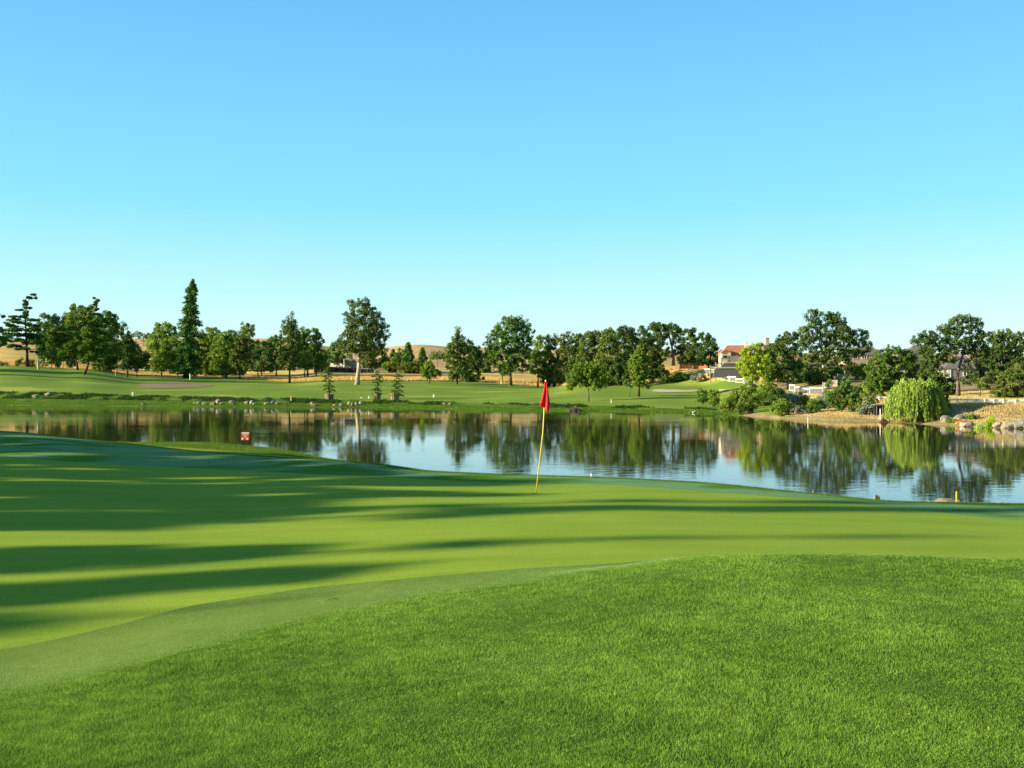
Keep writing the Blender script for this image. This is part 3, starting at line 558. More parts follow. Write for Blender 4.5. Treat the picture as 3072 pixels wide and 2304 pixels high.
tree('pine_tree', 'slim tall pine with three knobbly tips on the fairway edge', 322, 2, (1368, 1045), [(1390, 395, 9, 18), (1350, 440, 11, 20), (1318, 500, 16, 36), (1390, 450, 12, 26), (1365, 510, 28, 40), (1415, 480, 20, 35), (1310, 545, 20, 30), (1395, 540, 42, 40), (1350, 600, 52, 45), (1420, 620, 52, 50), (1330, 690, 68, 55), (1400, 720, 72, 55), (1300, 780, 55, 50), (1380, 810, 80, 55), (1450, 780, 40, 55), (1330, 870, 70, 45), (1420, 880, 55, 40)], 'oak2', 6, path=[(1368, 930), (1375, 700), (1388, 420)], dens=1.1, clump=.3)
tree('broadleaf_tree', 'rounded green tree left behind the slim pine', 385, 2, (1240, 900), [(1230, 640, 55, 35), (1210, 690, 60, 60), (1270, 720, 60, 70)], 'green', 4, skirt=1.0)
tree('broadleaf_tree', 'rounded oak right behind the slim pine, flat crown', 385, 2, (1540, 900), [(1510, 570, 60, 35), (1590, 590, 60, 45), (1470, 620, 50, 60), (1550, 640, 80, 50), (1640, 640, 40, 55), (1620, 700, 50, 30), (1480, 720, 60, 60)], 'green', 5, skirt=1.0)
tree('broadleaf_tree', 'light green lower tree right of the slim pine', 378, 2, (1510, 910), [(1510, 780, 50, 50), (1530, 850, 60, 45), (1490, 850, 40, 45)], 'olive', 4, skirt=1.0)
tree('broadleaf_tree', 'light green low tree beside the black fence end', 390, 2, (1620, 910), [(1620, 780, 50, 45), (1620, 840, 55, 45), (1680, 800, 45, 55), (1690, 850, 50, 40)], 'olive', 4, skirt=1.0)
# ---- centre
tree('sycamore_tree', 'large airy sycamore with a pale two stemmed trunk', 333, 3, (548, 1062),
     [(610, 275, 45, 30), (510, 300, 45, 40), (580, 340, 85, 60), (640, 340, 45, 60), (475, 400, 50, 35), (520, 450, 80, 60), (650, 440, 70, 70), (730, 380, 30, 40), (740, 450, 45, 55), (470, 530, 60, 50), (590, 550, 110, 90), (720, 550, 70, 80),
      (810, 500, 35, 20), (800, 570, 50, 45), (450, 620, 70, 50), (570, 670, 110, 70), (690, 660, 90, 80), (790, 650, 45, 60), (470, 700, 80, 50), (420, 660, 45, 35), (760, 740, 70, 50), (640, 760, 80, 50), (500, 770, 60, 40)], 'oak2', 13, barkm=bark_pale,
     path=[(555, 960), (565, 880), (570, 780), (580, 640)], dens=.8, clump=.30, hollow=.3)
tree('far_tree', 'bluish distant tree behind the sycamore on the left', 450, 3, (350, 870), [(350, 740, 60, 50), (310, 790, 55, 45), (390, 780, 50, 45), (330, 690, 30, 20)], 'far', 4, skirt=1.0)
tree('far_tree', 'feathery distant tree left of the sycamore, low on the slope', 455, 3, (240, 870), [(220, 770, 60, 30), (260, 810, 70, 40), (180, 820, 50, 40)], 'far', 4, skirt=1.0)
tree('far_tree', 'low green tree behind the sycamore trunk on the right', 440, 3, (700, 900), [(660, 830, 70, 50), (750, 820, 70, 55), (820, 850, 50, 40)], 'oak2', 4, skirt=1.0)
conifer('far_conifer', 'thin distant conifer just right of the sycamore', 445, 3, (885, 880), (890, 730), [6, 22, 30, 38, 40], 'oak2', 4, dens=1.5, gap=.35)
tree('far_tree', 'distant leafy tree left of the pointed conifer', 442, 3, (950, 900), [(955, 760, 35, 28), (950, 810, 45, 45), (930, 860, 50, 40)], 'green', 4, skirt=1.0)
conifer('far_conifer', 'tallest pointed conifer in front of the golden hill', 440, 3, (1040, 905), (1035, 665), [10, 30, 38, 48, 62, 70, 74], 'cedar', 5, dens=1.8, gap=.35)
conifer('far_conifer', 'pointed conifer right of the tallest one before the hill', 438, 3, (1170, 905), (1175, 715), [8, 28, 38, 44, 48, 50], 'oak2', 5, dens=1.8, gap=.35)
tree('far_tree', 'bright green bush below the distant conifers', 432, 3, (880, 915), [(880, 860, 55, 50), (840, 890, 40, 30)], 'bright', 3)
tree('far_tree', 'low rounded bush between the two distant conifers', 431, 3, (1110, 915), [(1060, 890, 60, 30), (1120, 880, 55, 40), (1000, 895, 50, 28), (1180, 890, 50, 30)], 'oak2', 3, skirt=1.0)
tree('young_tree', 'young bright green ball shaped tree at the field edge', 338, 3, (1236, 1050), [(1225, 890, 45, 35), (1210, 940, 50, 45), (1265, 930, 50, 50), (1250, 970, 50, 30), (1305, 960, 35, 30), (1190, 965, 25, 18)], 'bright', 5)
tree('hillside_oak', 'dark oak clump on the golden hill above the far houses', 560, 3, (1310, 815), [(1290, 790, 60, 22), (1350, 780, 50, 24), (1390, 795, 30, 22)], 'far', 2)
tree('sweetgum_tree', 'tall cone shaped green tree with a short bare trunk', 345, 4, (266, 950), [(265, 330, 10, 18), (295, 335, 10, 20), (275, 375, 34, 26), (250, 425, 30, 26), (310, 420, 34, 26), (280, 470, 52, 32), (210, 500, 38, 30), (330, 490, 38, 30), (260, 560, 72, 45), (180, 560, 38, 45), (340, 570, 52, 45), (230, 650, 80, 55), (330, 660, 62, 55), (210, 740, 62, 45), (310, 760, 72, 55), (250, 830, 62, 45), (220, 875, 36, 24), (330, 830, 45, 36)], 'oak2', 7, path=[(268, 870), (272, 600), (278, 360)], dens=1.1, clump=.3)
tree('broadleaf_tree', 'dark rounded tree touching the cone shaped one', 356, 4, (440, 925), [(400, 520, 50, 50), (440, 600, 80, 80), (500, 600, 50, 60), (430, 720, 100, 80), (500, 700, 50, 70), (380, 790, 60, 60), (470, 850, 60, 45)], 'oak', 6, dens=1.1, skirt=1.0)
tree('broadleaf_tree', 'tall broad green tree left of the flag, straight trunk', 338, 4, (870, 965),
     [(880, 210, 50, 35), (820, 240, 45, 35), (970, 240, 40, 45), (890, 290, 100, 55), (720, 310, 28, 40), (1050, 290, 45, 45), (760, 370, 85, 55), (900, 390, 110, 80), (1070, 380, 55, 60), (670, 420, 50, 30), (640, 500, 50, 35), (740, 480, 100, 60), (880, 510, 120, 80),
      (1040, 490, 70, 60), (660, 570, 70, 40), (740, 620, 120, 60), (920, 630, 130, 80), (1060, 610, 70, 70), (620, 650, 60, 50), (700, 700, 90, 50), (860, 730, 80, 60), (980, 740, 90, 70), (800, 790, 60, 40)], 'green', 11, path=[(870, 860), (868, 780), (880, 620), (890, 450)], dens=.9, clump=.28, hollow=.3)
tree('broadleaf_tree', 'pale green weeping tree low behind the tall broad tree', 375, 4, (780, 850), [(760, 770, 55, 45), (810, 800, 40, 40)], 'pale', 4)
tree('far_tree', 'dark distant trees between the cone tree and the broad tree', 420, 4, (580, 820), [(570, 680, 50, 70), (620, 740, 60, 50), (560, 780, 50, 40)], 'oak', 4, skirt=1.0)
tree('sweetgum_tree', 'bright green pointed tree directly left of the flag', 330, 4, (1182, 985), [(1215, 440, 25, 35), (1180, 480, 40, 45), (1220, 540, 60, 50), (1170, 600, 60, 50), (1220, 660, 80, 60), (1150, 690, 50, 40), (1210, 760, 90, 50), (1140, 790, 50, 40), (1230, 830, 50, 35)], 'bright', 5, dens=1.0, clump=.3)
tree('dark_tree', 'dark narrow tree right behind the flag', 343, 4, (1303, 985), [(1370, 430, 25, 35), (1330, 500, 50, 60), (1300, 440, 25, 30), (1340, 620, 70, 80), (1330, 760, 80, 80), (1290, 830, 60, 50), (1360, 840, 60, 50)], 'dark', 5, dens=1.2, skirt=1.0)
tree('broadleaf_tree', 'grey green tree with thin tips above, between flag and oaks', 350, 4, (1450, 960), [(1460, 430, 45, 30), (1530, 385, 20, 25), (1440, 510, 55, 55), (1510, 530, 60, 60), (1460, 640, 70, 70), (1530, 640, 50, 70), (1430, 760, 60, 70), (1500, 790, 70, 60), (1400, 850, 50, 40)], 'oak2', 6, skirt=1.0)
# ---- oak wood right of centre
tree('oak_tree', 'leftmost oak of the dense wood, notched top', 352, 5, (330, 960), [(340, 420, 60, 35), (380, 470, 60, 50), (300, 540, 70, 80), (370, 620, 80, 80), (310, 720, 60, 60), (380, 730, 70, 60)], 'oak', 8, dens=1.1, skirt=1.0)
tree('oak_tree', 'olive oak with a flat shoulder in the dense wood', 346, 5, (520, 970), [(530, 375, 80, 28), (480, 440, 80, 50), (580, 430, 70, 60), (460, 560, 90, 80), (560, 560, 90, 90), (420, 680, 80, 70), (560, 700, 100, 80), (600, 780, 80, 60)], 'oak2', 9, dens=1.1, skirt=1.0)
tree('oak_tree', 'tallest oak left of the cypress in the dense wood', 342, 5, (715, 970), [(690, 350, 50, 35), (740, 410, 90, 60), (660, 440, 70, 60), (700, 520, 110, 80), (680, 640, 110, 80), (740, 740, 100, 60), (640, 760, 60, 50)], 'oak2', 10, dens=1.1, skirt=1.0)
tree('oak_tree', 'broad dark oak behind the cypress tree', 338, 5, (890, 965), [(880, 350, 90, 38), (960, 370, 50, 45), (860, 450, 110, 80), (950, 480, 90, 80), (840, 600, 100, 80), (950, 620, 90, 90), (880, 700, 110, 60)], 'oak', 11, dens=1.1, skirt=1.0)
tree('oak_tree', 'oak right of the cypress with a drooping dark skirt', 330, 5, (1190, 900), [(1080, 350, 50, 45), (1110, 440, 80, 70), (1050, 520, 60, 70), (1180, 540, 90, 80), (1120, 640, 100, 80), (1220, 680, 80, 70), (1260, 790, 60, 60), (1190, 800, 80, 60)], 'oak', 9, dens=1.1, skirt=1.0)
tree('oak_tree', 'high crowned oak on the rise with sky showing through', 345, 5, (1432, 740), [(1220, 300, 70, 38), (1280, 310, 60, 45), (1200, 370, 80, 60), (1390, 310, 60, 35), (1420, 350, 90, 55), (1310, 380, 80, 45), (1490, 400, 55, 50), (1230, 460, 90, 60), (1480, 480, 55, 55), (1310, 560, 80, 60), (1290, 640, 70, 50), (1500, 560, 50, 50), (1390, 600, 50, 40)], 'oak', 9, barkm=bark,
     path=[(1436, 660), (1418, 540), (1395, 440), (1380, 380)], dens=1.0, clump=.3)
tree('young_maple', 'small round bright green tree with forked trunk by the lake', 224, 5, (474, 1138), [(370, 780, 65, 45), (500, 770, 80, 45), (600, 800, 60, 45), (350, 840, 80, 60), (470, 850, 90, 70), (600, 870, 90, 65), (290, 910, 60, 50), (380, 920, 80, 50), (520, 930, 90, 45), (630, 940, 60, 45), (280, 980, 40, 40), (560, 985, 40, 25)], 'bright', 5, path=[(474, 1060), (470, 1000)], dens=1.0, clump=.33)
conifer('cypress_tree', 'single pale olive cypress by the bunker right of the oaks', 232, 5, (1040, 1090), (1060, 505), [10, 35, 60, 95, 112, 118, 115, 95, 80, 60], 'olive', 7, -.1, .35, 2.0, low=(1040, 985), irr=.3, barkm=bark_dark)
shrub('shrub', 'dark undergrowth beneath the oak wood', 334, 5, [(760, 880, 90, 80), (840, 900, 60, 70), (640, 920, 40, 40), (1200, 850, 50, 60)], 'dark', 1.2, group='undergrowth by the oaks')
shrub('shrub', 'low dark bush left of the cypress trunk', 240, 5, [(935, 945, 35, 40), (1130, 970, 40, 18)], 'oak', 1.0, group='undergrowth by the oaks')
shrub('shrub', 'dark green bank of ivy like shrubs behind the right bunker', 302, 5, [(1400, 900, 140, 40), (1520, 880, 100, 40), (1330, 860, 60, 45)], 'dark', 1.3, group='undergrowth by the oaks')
tree('oak_tree', 'rounded oak left of the tiled house, right of the gap', 318, 6, (310, 710), [(240, 390, 60, 50), (320, 400, 60, 60), (250, 480, 90, 60), (220, 580, 80, 70), (330, 560, 80, 70), (230, 660, 80, 40), (350, 660, 80, 45)], 'oak', 9, dens=1.1, skirt=1.0)
tree('oak_tree', 'dark sloping oak touching the tiled house', 310, 6, (480, 730), [(430, 430, 50, 50), (500, 470, 45, 50), (470, 550, 80, 70), (570, 600, 55, 50), (510, 660, 90, 60), (600, 660, 40, 40), (420, 650, 60, 50)], 'dark', 8, dens=1.1, skirt=1.0)
tree('lime_tree', 'bright yellow green tree in front of the tiled house', 205, 6, (975, 1010), [(1000, 530, 70, 35), (1070, 560, 60, 50), (950, 600, 90, 50), (860, 690, 70, 50), (1000, 700, 110, 80), (1080, 660, 60, 70), (900, 780, 90, 50), (1020, 800, 90, 50), (960, 860, 80, 40), (1090, 740, 40, 60)], 'lime', 6, path=[(972, 900), (965, 780), (960, 700)], dens=1.0, clump=.32)
tree('broadleaf_tree', 'darker green leaning tree right of the yellow green one', 202, 6, (1130, 1040), [(1150, 660, 45, 60), (1180, 760, 50, 70), (1130, 850, 50, 60), (1160, 940, 60, 50), (1110, 980, 50, 30)], 'bright', 4, dens=1.0, skirt=1.0)
shrub('bush', 'dark green bush on the terrace behind the white stepped fence', 262, 6, [(820, 800, 50, 60), (870, 850, 60, 45), (780, 850, 40, 30)], 'green', 1.0, group='garden bushes on the hillside')
tree('oak_tree', 'dense oak left of the tallest right hand oak', 222, 7, (250, 900), [(150, 470, 55, 50), (280, 400, 65, 50), (90, 560, 80, 70), (230, 520, 110, 80), (160, 660, 110, 80), (300, 640, 90, 80), (60, 720, 60, 60), (230, 770, 110, 60), (340, 780, 60, 60)], 'oak', 9, path=[(240, 850), (225, 800), (230, 700)], dens=1.1, skirt=1.0)
tree('oak_tree', 'tallest oak on the right with pale forked limbs against the sky', 216, 7, (650, 920),
     [(510, 150, 35, 25), (590, 150, 55, 30), (440, 190, 24, 20), (530, 210, 60, 35), (520, 265, 60, 30), (590, 240, 30, 25), (700, 180, 60, 35), (770, 190, 70, 40), (840, 230, 50, 40), (640, 330, 60, 45), (690, 400, 60, 50), (590, 430, 45, 40), (650, 500, 50, 35), (720, 480, 60, 50), (720, 260, 70, 40), (800, 270, 60, 35), (880, 270, 28, 35), (410, 335, 65, 25), (430, 390, 60, 50), (500, 350, 60, 40), (840, 330, 110, 45), (760, 380, 50, 45), (900, 390, 90, 60), (1030, 380, 60, 28), (1090, 400, 45, 45),
      (480, 460, 80, 50), (400, 500, 60, 60), (820, 470, 90, 60), (960, 470, 80, 60), (1080, 480, 60, 45), (1170, 530, 45, 45), (540, 560, 60, 40), (780, 580, 110, 60), (930, 590, 90, 55), (1050, 590, 60, 40), (620, 650, 90, 50), (860, 680, 100, 50), (500, 680, 90, 60), (420, 760, 80, 60), (680, 760, 90, 60), (620, 850, 70, 60), (500, 840, 80, 60), (760, 800, 60, 40)], 'oak', 15, barkm=bark_pale,
     path=[(650, 800), (640, 640), (625, 570), (600, 500)], dens=.9, clump=.27, hollow=.2)
tree('oak_tree', 'dark low oak under the tallest one beside the stepped fence', 224, 7, (430, 930), [(430, 870, 70, 50), (350, 860, 50, 40), (540, 900, 60, 35), (120, 860, 80, 50), (200, 880, 40, 40)], 'dark', 6, dens=1.2, skirt=1.0)
tree('oak_tree', 'rounded bushy oak above the weeping willow', 172, 7, (1420, 1080), [(1430, 550, 60, 35), (1540, 570, 60, 35), (1330, 620, 90, 50), (1450, 640, 120, 70), (1580, 650, 80, 70), (1260, 710, 90, 60), (1400, 760, 130, 80), (1540, 780, 110, 80), (1230, 810, 90, 60), (1180, 790, 60, 50), (1340, 880, 120, 70), (1480, 880, 110, 60), (1300, 970, 90, 50), (1200, 890, 60, 40), (1640, 720, 80, 80), (1700, 820, 80, 80)], 'green', 9, dens=1.0, clump=.3, skirt=1.0)
tree('oak_tree', 'spreading oak with a pale trunk behind the white rail fence', 158, 8, (915, 1085),
     [(850, 210, 35, 22), (930, 210, 60, 32), (1020, 220, 60, 35), (1110, 250, 60, 40), (880, 270, 80, 40), (1010, 290, 80, 40), (1150, 310, 40, 40), (760, 330, 60, 40), (840, 360, 90, 50), (960, 370, 60, 40), (1100, 380, 60, 40), (700, 390, 70, 40), (560, 400, 60, 35), (470, 430, 60, 35), (430, 480, 40, 30), (560, 460, 90, 45), (700, 470, 90, 50), (840, 460, 110, 55),
      (1230, 400, 50, 35), (1180, 440, 80, 45), (1020, 480, 90, 50), (1150, 510, 80, 50), (600, 550, 100, 50), (760, 560, 100, 55), (930, 560, 90, 50), (520, 600, 60, 40), (640, 640, 90, 50), (780, 650, 90, 45), (1080, 590, 80, 45), (1120, 660, 70, 32), (1190, 620, 70, 36), (1060, 700, 50, 26), (1230, 560, 60, 50), (560, 720, 70, 50), (700, 730, 60, 40), (660, 800, 90, 45), (840, 690, 55, 28), (1010, 770, 55, 36), (1090, 840, 60, 36), (1040, 900, 70, 45)], 'oak', 13, barkm=bark,
     path=[(915, 960), (905, 870), (920, 780), (960, 650), (975, 560)], dens=.85, clump=.27, hollow=.2)
tree('oak_tree', 'oak at the right edge whose limbs cross in front of the house', 200, 8, (1440, 900), [(1330, 640, 80, 45), (1230, 660, 70, 40), (1380, 720, 80, 45), (1280, 760, 70, 40), (1500, 760, 80, 50), (1180, 720, 50, 30), (1320, 820, 60, 35), (1560, 680, 70, 50), (1430, 380, 60, 40), (1350, 420, 80, 50), (1480, 450, 90, 60), (1300, 480, 60, 50), (1400, 540, 90, 60), (1540, 540, 80, 60), (1290, 580, 70, 50), (1450, 640, 60, 60)], 'oak', 8, dens=1.0, skirt=1.0)
tree('oak_tree', 'bluish green oak cut by the right edge of the picture', 255, 8, (1640, 760), [(1560, 400, 50, 35), (1640, 420, 60, 50), (1600, 520, 80, 70), (1650, 620, 80, 80), (1620, 720, 60, 60)], 'oak', 8, skirt=1.0)
tree('oak_tree', 'dark oak low under the spreading one behind the willow', 165, 8, (780, 1080), [(600, 870, 90, 60), (720, 900, 90, 60), (810, 960, 80, 60), (740, 1020, 80, 50), (560, 800, 60, 40), (850, 1040, 60, 40)], 'dark', 6, dens=1.3, skirt=1.0)
tree('broadleaf_tree', 'olive rounded tree at the right edge behind the rail fence', 152, 8, (1560, 1105), [(1500, 850, 90, 70), (1620, 820, 90, 80), (1440, 930, 80, 60), (1560, 960, 120, 70), (1400, 1040, 90, 50), (1520, 1060, 110, 45), (1640, 1030, 80, 70), (1350, 1080, 50, 25)], 'oak2', 6, dens=1.1, skirt=1.0)
tree('broadleaf_tree', 'thin young oak left of the right edge olive tree', 156, 8, (1165, 1090), [(1250, 880, 60, 40), (1200, 940, 60, 50), (1290, 960, 60, 50), (1330, 860, 60, 40)], 'oak2', 4, path=[(1165, 1010), (1190, 900)], dens=.8)
# ---- weeping willow
def willow(label, D, u0, v0, top, ulo, uhi, vlow):
    k = D/F; z0 = gz(u0, D); root = np.array([(u0-CX)*k, D, z0]); o = thing('weeping_willow', label, 'tree', root); n = 1500; pts, tn = [], []
    mb = MB(); mb.tube([root+np.array([0, 0, -.3]), root+np.array([.1, 0, .8]), P(u0-6, (v0+top)/2, D)], [6*k, 5*k, 3*k], 8)
    cen = (ulo+uhi)/2; hw = (uhi-ulo)/2
    for i in range(n):
        a = rng.uniform(0, 6.283); r = math.sqrt(rng.uniform(.02, 1)); ux = cen+math.cos(a)*r*hw*.97; dy = math.sin(a)*r*hw*.9*k
        if math.sin(a) > .5 and rng.uniform() < .5: continue
        yt = top + (vlow-top)*.50*abs((ux-cen)/hw)**3 + (vlow-top)*.12*r**3 + 13*math.sin(ux*.075+dy*2)+ 8*math.sin(ux*.21+dy) + rng.uniform(0, 22)
        L = (vlow-yt)*rng.uniform(.25, 1.0)*(1.0 if r > .5 else .6)*(.86+.15*math.sin(ux*.33+dy*2)); m_ = int(L*1.6)+6; t = rng.uniform(0, 1, m_)
        sway = rng.normal()*5*k; q = np.empty((m_, 3)); p0 = P(ux, yt, D)
        q[:, 0] = p0[0] + (math.cos(a)*7*np.sqrt(t)*k) + sway*t + rng.normal(size=m_)*1.3*k; q[:, 1] = D+dy+math.sin(a)*6*k*np.sqrt(t)+rng.normal(size=m_)*1.3*k; q[:, 2] = p0[2]-t*L*k + 3*k*np.sin(np.pi*np.minimum(t*6, 1))
        pts.append(q); cl_ = .5+.28*math.sin(ux*.19+1.3*math.sin(dy*2.1))+.2*math.sin(ux*.43+dy*3); tn.append(np.clip(cl_*.6+rng.uniform(-.1, .35)+.25*rng.uniform(0, 1, m_), 0, 1))
        if i % 40 == 0: e = np.array([p0[0], D+dy, p0[2]-2*k]); mb.tube([P(u0-6, (v0+top)/2, D), (P(u0-6, (v0+top)/2, D)+e)/2+np.array([0, 0, .5]), e], [2*k, 1.2*k, .4*k], 5)
    pts = np.concatenate(pts); tn = np.concatenate(tn); kp = pts[:, 2] > max(z0-.2, .12)
    add_crown('crown', pts[kp], tn[kp], D, LM['willow'], o, .72, 0, 2.4, True); mb.build('trunk', bark_dark, o, smooth=True)
willow('light green weeping willow hanging over the right shore', 138, 2745, 1262, 1146, 2660, 2832, 1268)
tree('broadleaf_tree', 'dark green tree hugging the right side of the willow', 141, 8, (760, 1270), [(740, 1110, 50, 40), (760, 1170, 60, 50), (720, 1200, 60, 50), (790, 1220, 35, 30), (700, 1130, 50, 50)], 'green', 4, dens=1.1)
# ---- potted trees on the far tee
planter_m = mat('planter_wood', (.34, .24, .17), .85, (.18, .12, .08), 4, 4, .01, stretch=(3, 3, .4)); planter_d = mat('planter_gap', (.06, .04, .03), .9)
def potted(label, D, u, vb, ppx, pad, top):
    k = D/F; z0 = gz(u, D); root = np.array([(u-CX)*k, D, z0]); o = thing('potted_conifer', label, 'potted tree', root, 'potted conifers on the far fairway')
    mb = MB(); h = 20*k; n = 14; r0, r1 = 10*k*ppx, 13.5*k*ppx
    for j in range(n):   # staves with gaps, flared to the rim
        a = 6.283*j/n; w = 2*math.pi*r1/n*.72; c0 = np.array([math.cos(a), math.sin(a), 0]); t_ = np.array([-math.sin(a), math.cos(a), 0])
        lo = root+c0*r0; hi = root+c0*r1+np.array([0, 0, h]); th = c0*.05
        vs = [lo-t_*w*.38, lo+t_*w*.38, hi+t_*w*.5, hi-t_*w*.5]; mb.prism(vs, th)
    mb.build('planter', planter_m, o); m2 = MB(); m2.tube([root+np.array([0, 0, .03]), root+np.array([0, 0, h*.9])], [r0*.95, r1*.95], 16); m2.build('planter_core', planter_d, o)
    m3 = MB(); tp = P(top[0], top[1], D); m3.tube([root+np.array([0, 0, h*.8]), (root+tp)/2+np.array([.1, 0, 0]), tp], [1.6*k, 1.1*k, .2*k], 6); pts, tn = [], []
    for (x, y, rx, ry) in pad:
        cpt = P(x, y, D); cpt[1] += rng.uniform(-.5, .5)*rx*k; m_ = int(rx*ry*2.6)+14; q = rng.normal(size=(m_, 3))*.5
        q = q*np.array([rx*k, rx*k*.9, ry*k*.8]); q[:, 2] -= .35*ry*k*(q[:, 0]/(rx*k))**2*4; pts.append(cpt+q); tn.append(rng.uniform(0, 1, m_))
        fr = (cpt[2]-root[2])/(tp[2]-root[2]); ax = root*(1-fr)+tp*fr; m3.tube([ax, cpt], [.5*k, .15*k], 4)
    add_crown('crown', np.concatenate(pts), np.concatenate(tn), D, LM['cedar2'], o, .8, .9, 1.6); m3.build('trunk', bark_dark, o)
q = cv
def pc(l): return [(*cv(3, x, y), rx/3.19, ry/3.19) for x, y, rx, ry in l]
potted('leftmost potted conifer, widest spaced branches, dark wooden tub', 248, 988, 1195, 1.0, pc([(265, 905, 22, 14), (255, 930, 30, 12), (240, 950, 38, 10), (290, 955, 28, 12), (225, 985, 34, 9), (285, 990, 36, 10), (255, 1010, 40, 10), (230, 1030, 30, 9), (290, 1035, 34, 9), (270, 1055, 40, 12), (250, 1075, 40, 12), (300, 1080, 34, 12), (270, 1100, 42, 12), (240, 1105, 30, 9), (310, 1115, 30, 9), (270, 1130, 40, 10)]), (983, 1095))
potted('middle potted conifer, slimmest crown, tub in shade', 250, 1132, 1195, .85, pc([(740, 940, 26, 9), (735, 965, 40, 10), (770, 990, 32, 14), (705, 985, 28, 8), (740, 1010, 45, 14), (715, 1040, 30, 10), (770, 1035, 28, 12), (745, 1065, 32, 12), (740, 1095, 32, 12), (710, 1110, 30, 8), (750, 1120, 34, 10), (735, 1140, 44, 10), (745, 1150, 36, 8)]), (1130, 1110))
potted('rightmost potted conifer with a sunlit wooden tub', 246, 1184, 1205, 1.1, pc([(935, 965, 28, 9), (910, 985, 22, 7), (960, 985, 24, 7), (935, 1005, 38, 8), (905, 1025, 32, 9), (955, 1030, 36, 10), (930, 1055, 45, 12), (895, 1075, 28, 10), (960, 1080, 34, 10), (925, 1100, 50, 12), (890, 1125, 34, 10), (950, 1125, 44, 12), (925, 1145, 50, 12), (910, 1160, 44, 10), (960, 1165, 34, 9)]), (1190, 1118))
# ---- shrubs and saplings on the right shore
G = 'shrubs on the right shore'
for u_, v_, rx_, ry_, lf_, lb_ in [(2185, 1215, 22, 20, 'olive', 'leafy shrub where the fairway meets the brown shore'), (2235, 1222, 24, 20, 'oak2', 'dark olive shrub right of the leafy one by the fairway end'), (2345, 1225, 26, 22, 'olive', 'round olive shrub left of the turquoise bush'), (2400, 1195, 22, 18, 'silver', 'grey shrub behind the turquoise bush'),
    (2445, 1220, 26, 18, 'green', 'green shrub among the grey bushes'), (2475, 1200, 24, 20, 'silver', 'grey green shrub above the reeds'), (2570, 1215, 24, 20, 'oak2', 'olive shrub right of the round lake tree'), (2600, 1228, 22, 16, 'silver', 'grey shrub left of the dark shed'), (2560, 1180, 26, 22, 'green', 'green shrub on the slope behind the reeds'), (2330, 1185, 26, 20, 'oak', 'dark shrub below the oaks left of the white panels'), (2545, 1108, 24, 18, 'oak', 'dark bush before the pinkish wall under the grey roof'), (2590, 1120, 28, 22, 'green', 'green bush beside the top of the grey board fence'), (2500, 1120, 24, 18, 'oak2', 'olive bush above the grey board fence'), (2440, 1135, 30, 18, 'oak', 'dark low bush on the slope above the white panels'), (2625, 1150, 24, 24, 'green', 'green bush on the slope left of the oak above the willow')]:
    shrub('shrub', lb_, 170 if v_ > 1160 else 235, 0, [(u_, v_, rx_, ry_), (u_+9, v_-7, rx_*.6, ry_*.7), (u_-10, v_+4, rx_*.6, ry_*.6)], lf_, 1.0, group=G)
for i, (u_, v_, r_) in enumerate([(330, 1040, 5), (760, 1030, 4), (1010, 1062, 5), (1185, 1068, 5), (1216, 1080, 4), (1350, 1062, 6), (1420, 1072, 7), (1155, 1090, 5), (700, 1060, 5), (60, 1058, 7)]):
    tree('hill_oak', 'small dark oak dotted on the golden hill, '+['above the small dark conifer', 'right of the hilltop tree', 'left of the sycamore foot', 'left of the tallest far conifer', 'between the two far conifers', 'above the far houses', 'left of the broad tree', 'low beside the far conifers', 'left of the slim pine', 'behind the hooked cedar'][i], 620, 0, (u_, v_+r_*.8), [(u_, v_, r_*1.3, r_), (u_+r_, v_+1, r_*.8, r_*.7)], 'far', 1.5, group='scattered oaks on the golden hills')
tree('sapling', 'small dark sapling left of its pale twin on the far green', 215, 6, (405, 1195), [(400, 1060, 45, 35), (420, 1100, 50, 40), (380, 1130, 40, 30)], 'green', 4, group='saplings by the lake')
tree('sapling', 'small pale green sapling right of its darker twin', 214, 6, (535, 1215), [(530, 1060, 50, 35), (545, 1110, 55, 45), (510, 1150, 40, 40), (560, 1160, 40, 35)], 'olive', 4, group='saplings by the lake')
shrub('shrub', 'spreading green shrub at the left end of the brown shore', 178, 6, [(760, 1100, 60, 50), (800, 1060, 60, 50), (720, 1150, 50, 40), (790, 1160, 70, 50)], 'olive', 1.0, group=G)
shrub('shrub', 'tall green shrub below the yellow green tree', 176, 6, [(930, 1000, 70, 60), (960, 1080, 80, 70), (900, 1150, 70, 60), (980, 1180, 70, 50), (880, 1060, 50, 50)], 'olive', 1.0, group=G)
shrub('shrub', 'light green shrub between two blue grey bushes', 168, 6, [(1130, 1070, 70, 50), (1170, 1130, 80, 60), (1110, 1180, 80, 60), (1180, 1200, 70, 50), (1060, 1110, 50, 60)], 'olive', 1.0, group=G)
shrub('blue_bush', 'pale turquoise dome shaped bush, biggest of its colour', 172, 7, [(210, 1100, 90, 50), (290, 1110, 60, 45), (170, 1150, 60, 45), (260, 1160, 90, 50)], 'blue', 1.1, group=G)
shrub('blue_bush', 'darker blue grey bush below the turquoise dome', 165, 7, [(190, 1190, 70, 40), (220, 1230, 60, 45), (160, 1240, 50, 35)], 'silver', 1.1, group=G)
shrub('silver_bush', 'low silver cushion bush, left of its pair at the shore', 160, 7, [(330, 1240, 70, 35), (370, 1245, 40, 30)], 'silver', 1.1, group=G)
shrub('silver_bush', 'low silver cushion bush, right of its pair', 158, 7, [(430, 1262, 60, 26), (510, 1245, 50, 28)], 'silver', 1.1, group=G)
shrub('shrub', 'feathery bright green shrub above the silver cushions', 163, 7, [(440, 1120, 50, 40), (440, 1170, 80, 45), (470, 1200, 70, 30), (400, 1190, 50, 30)], 'olive', 1.0, group=G)
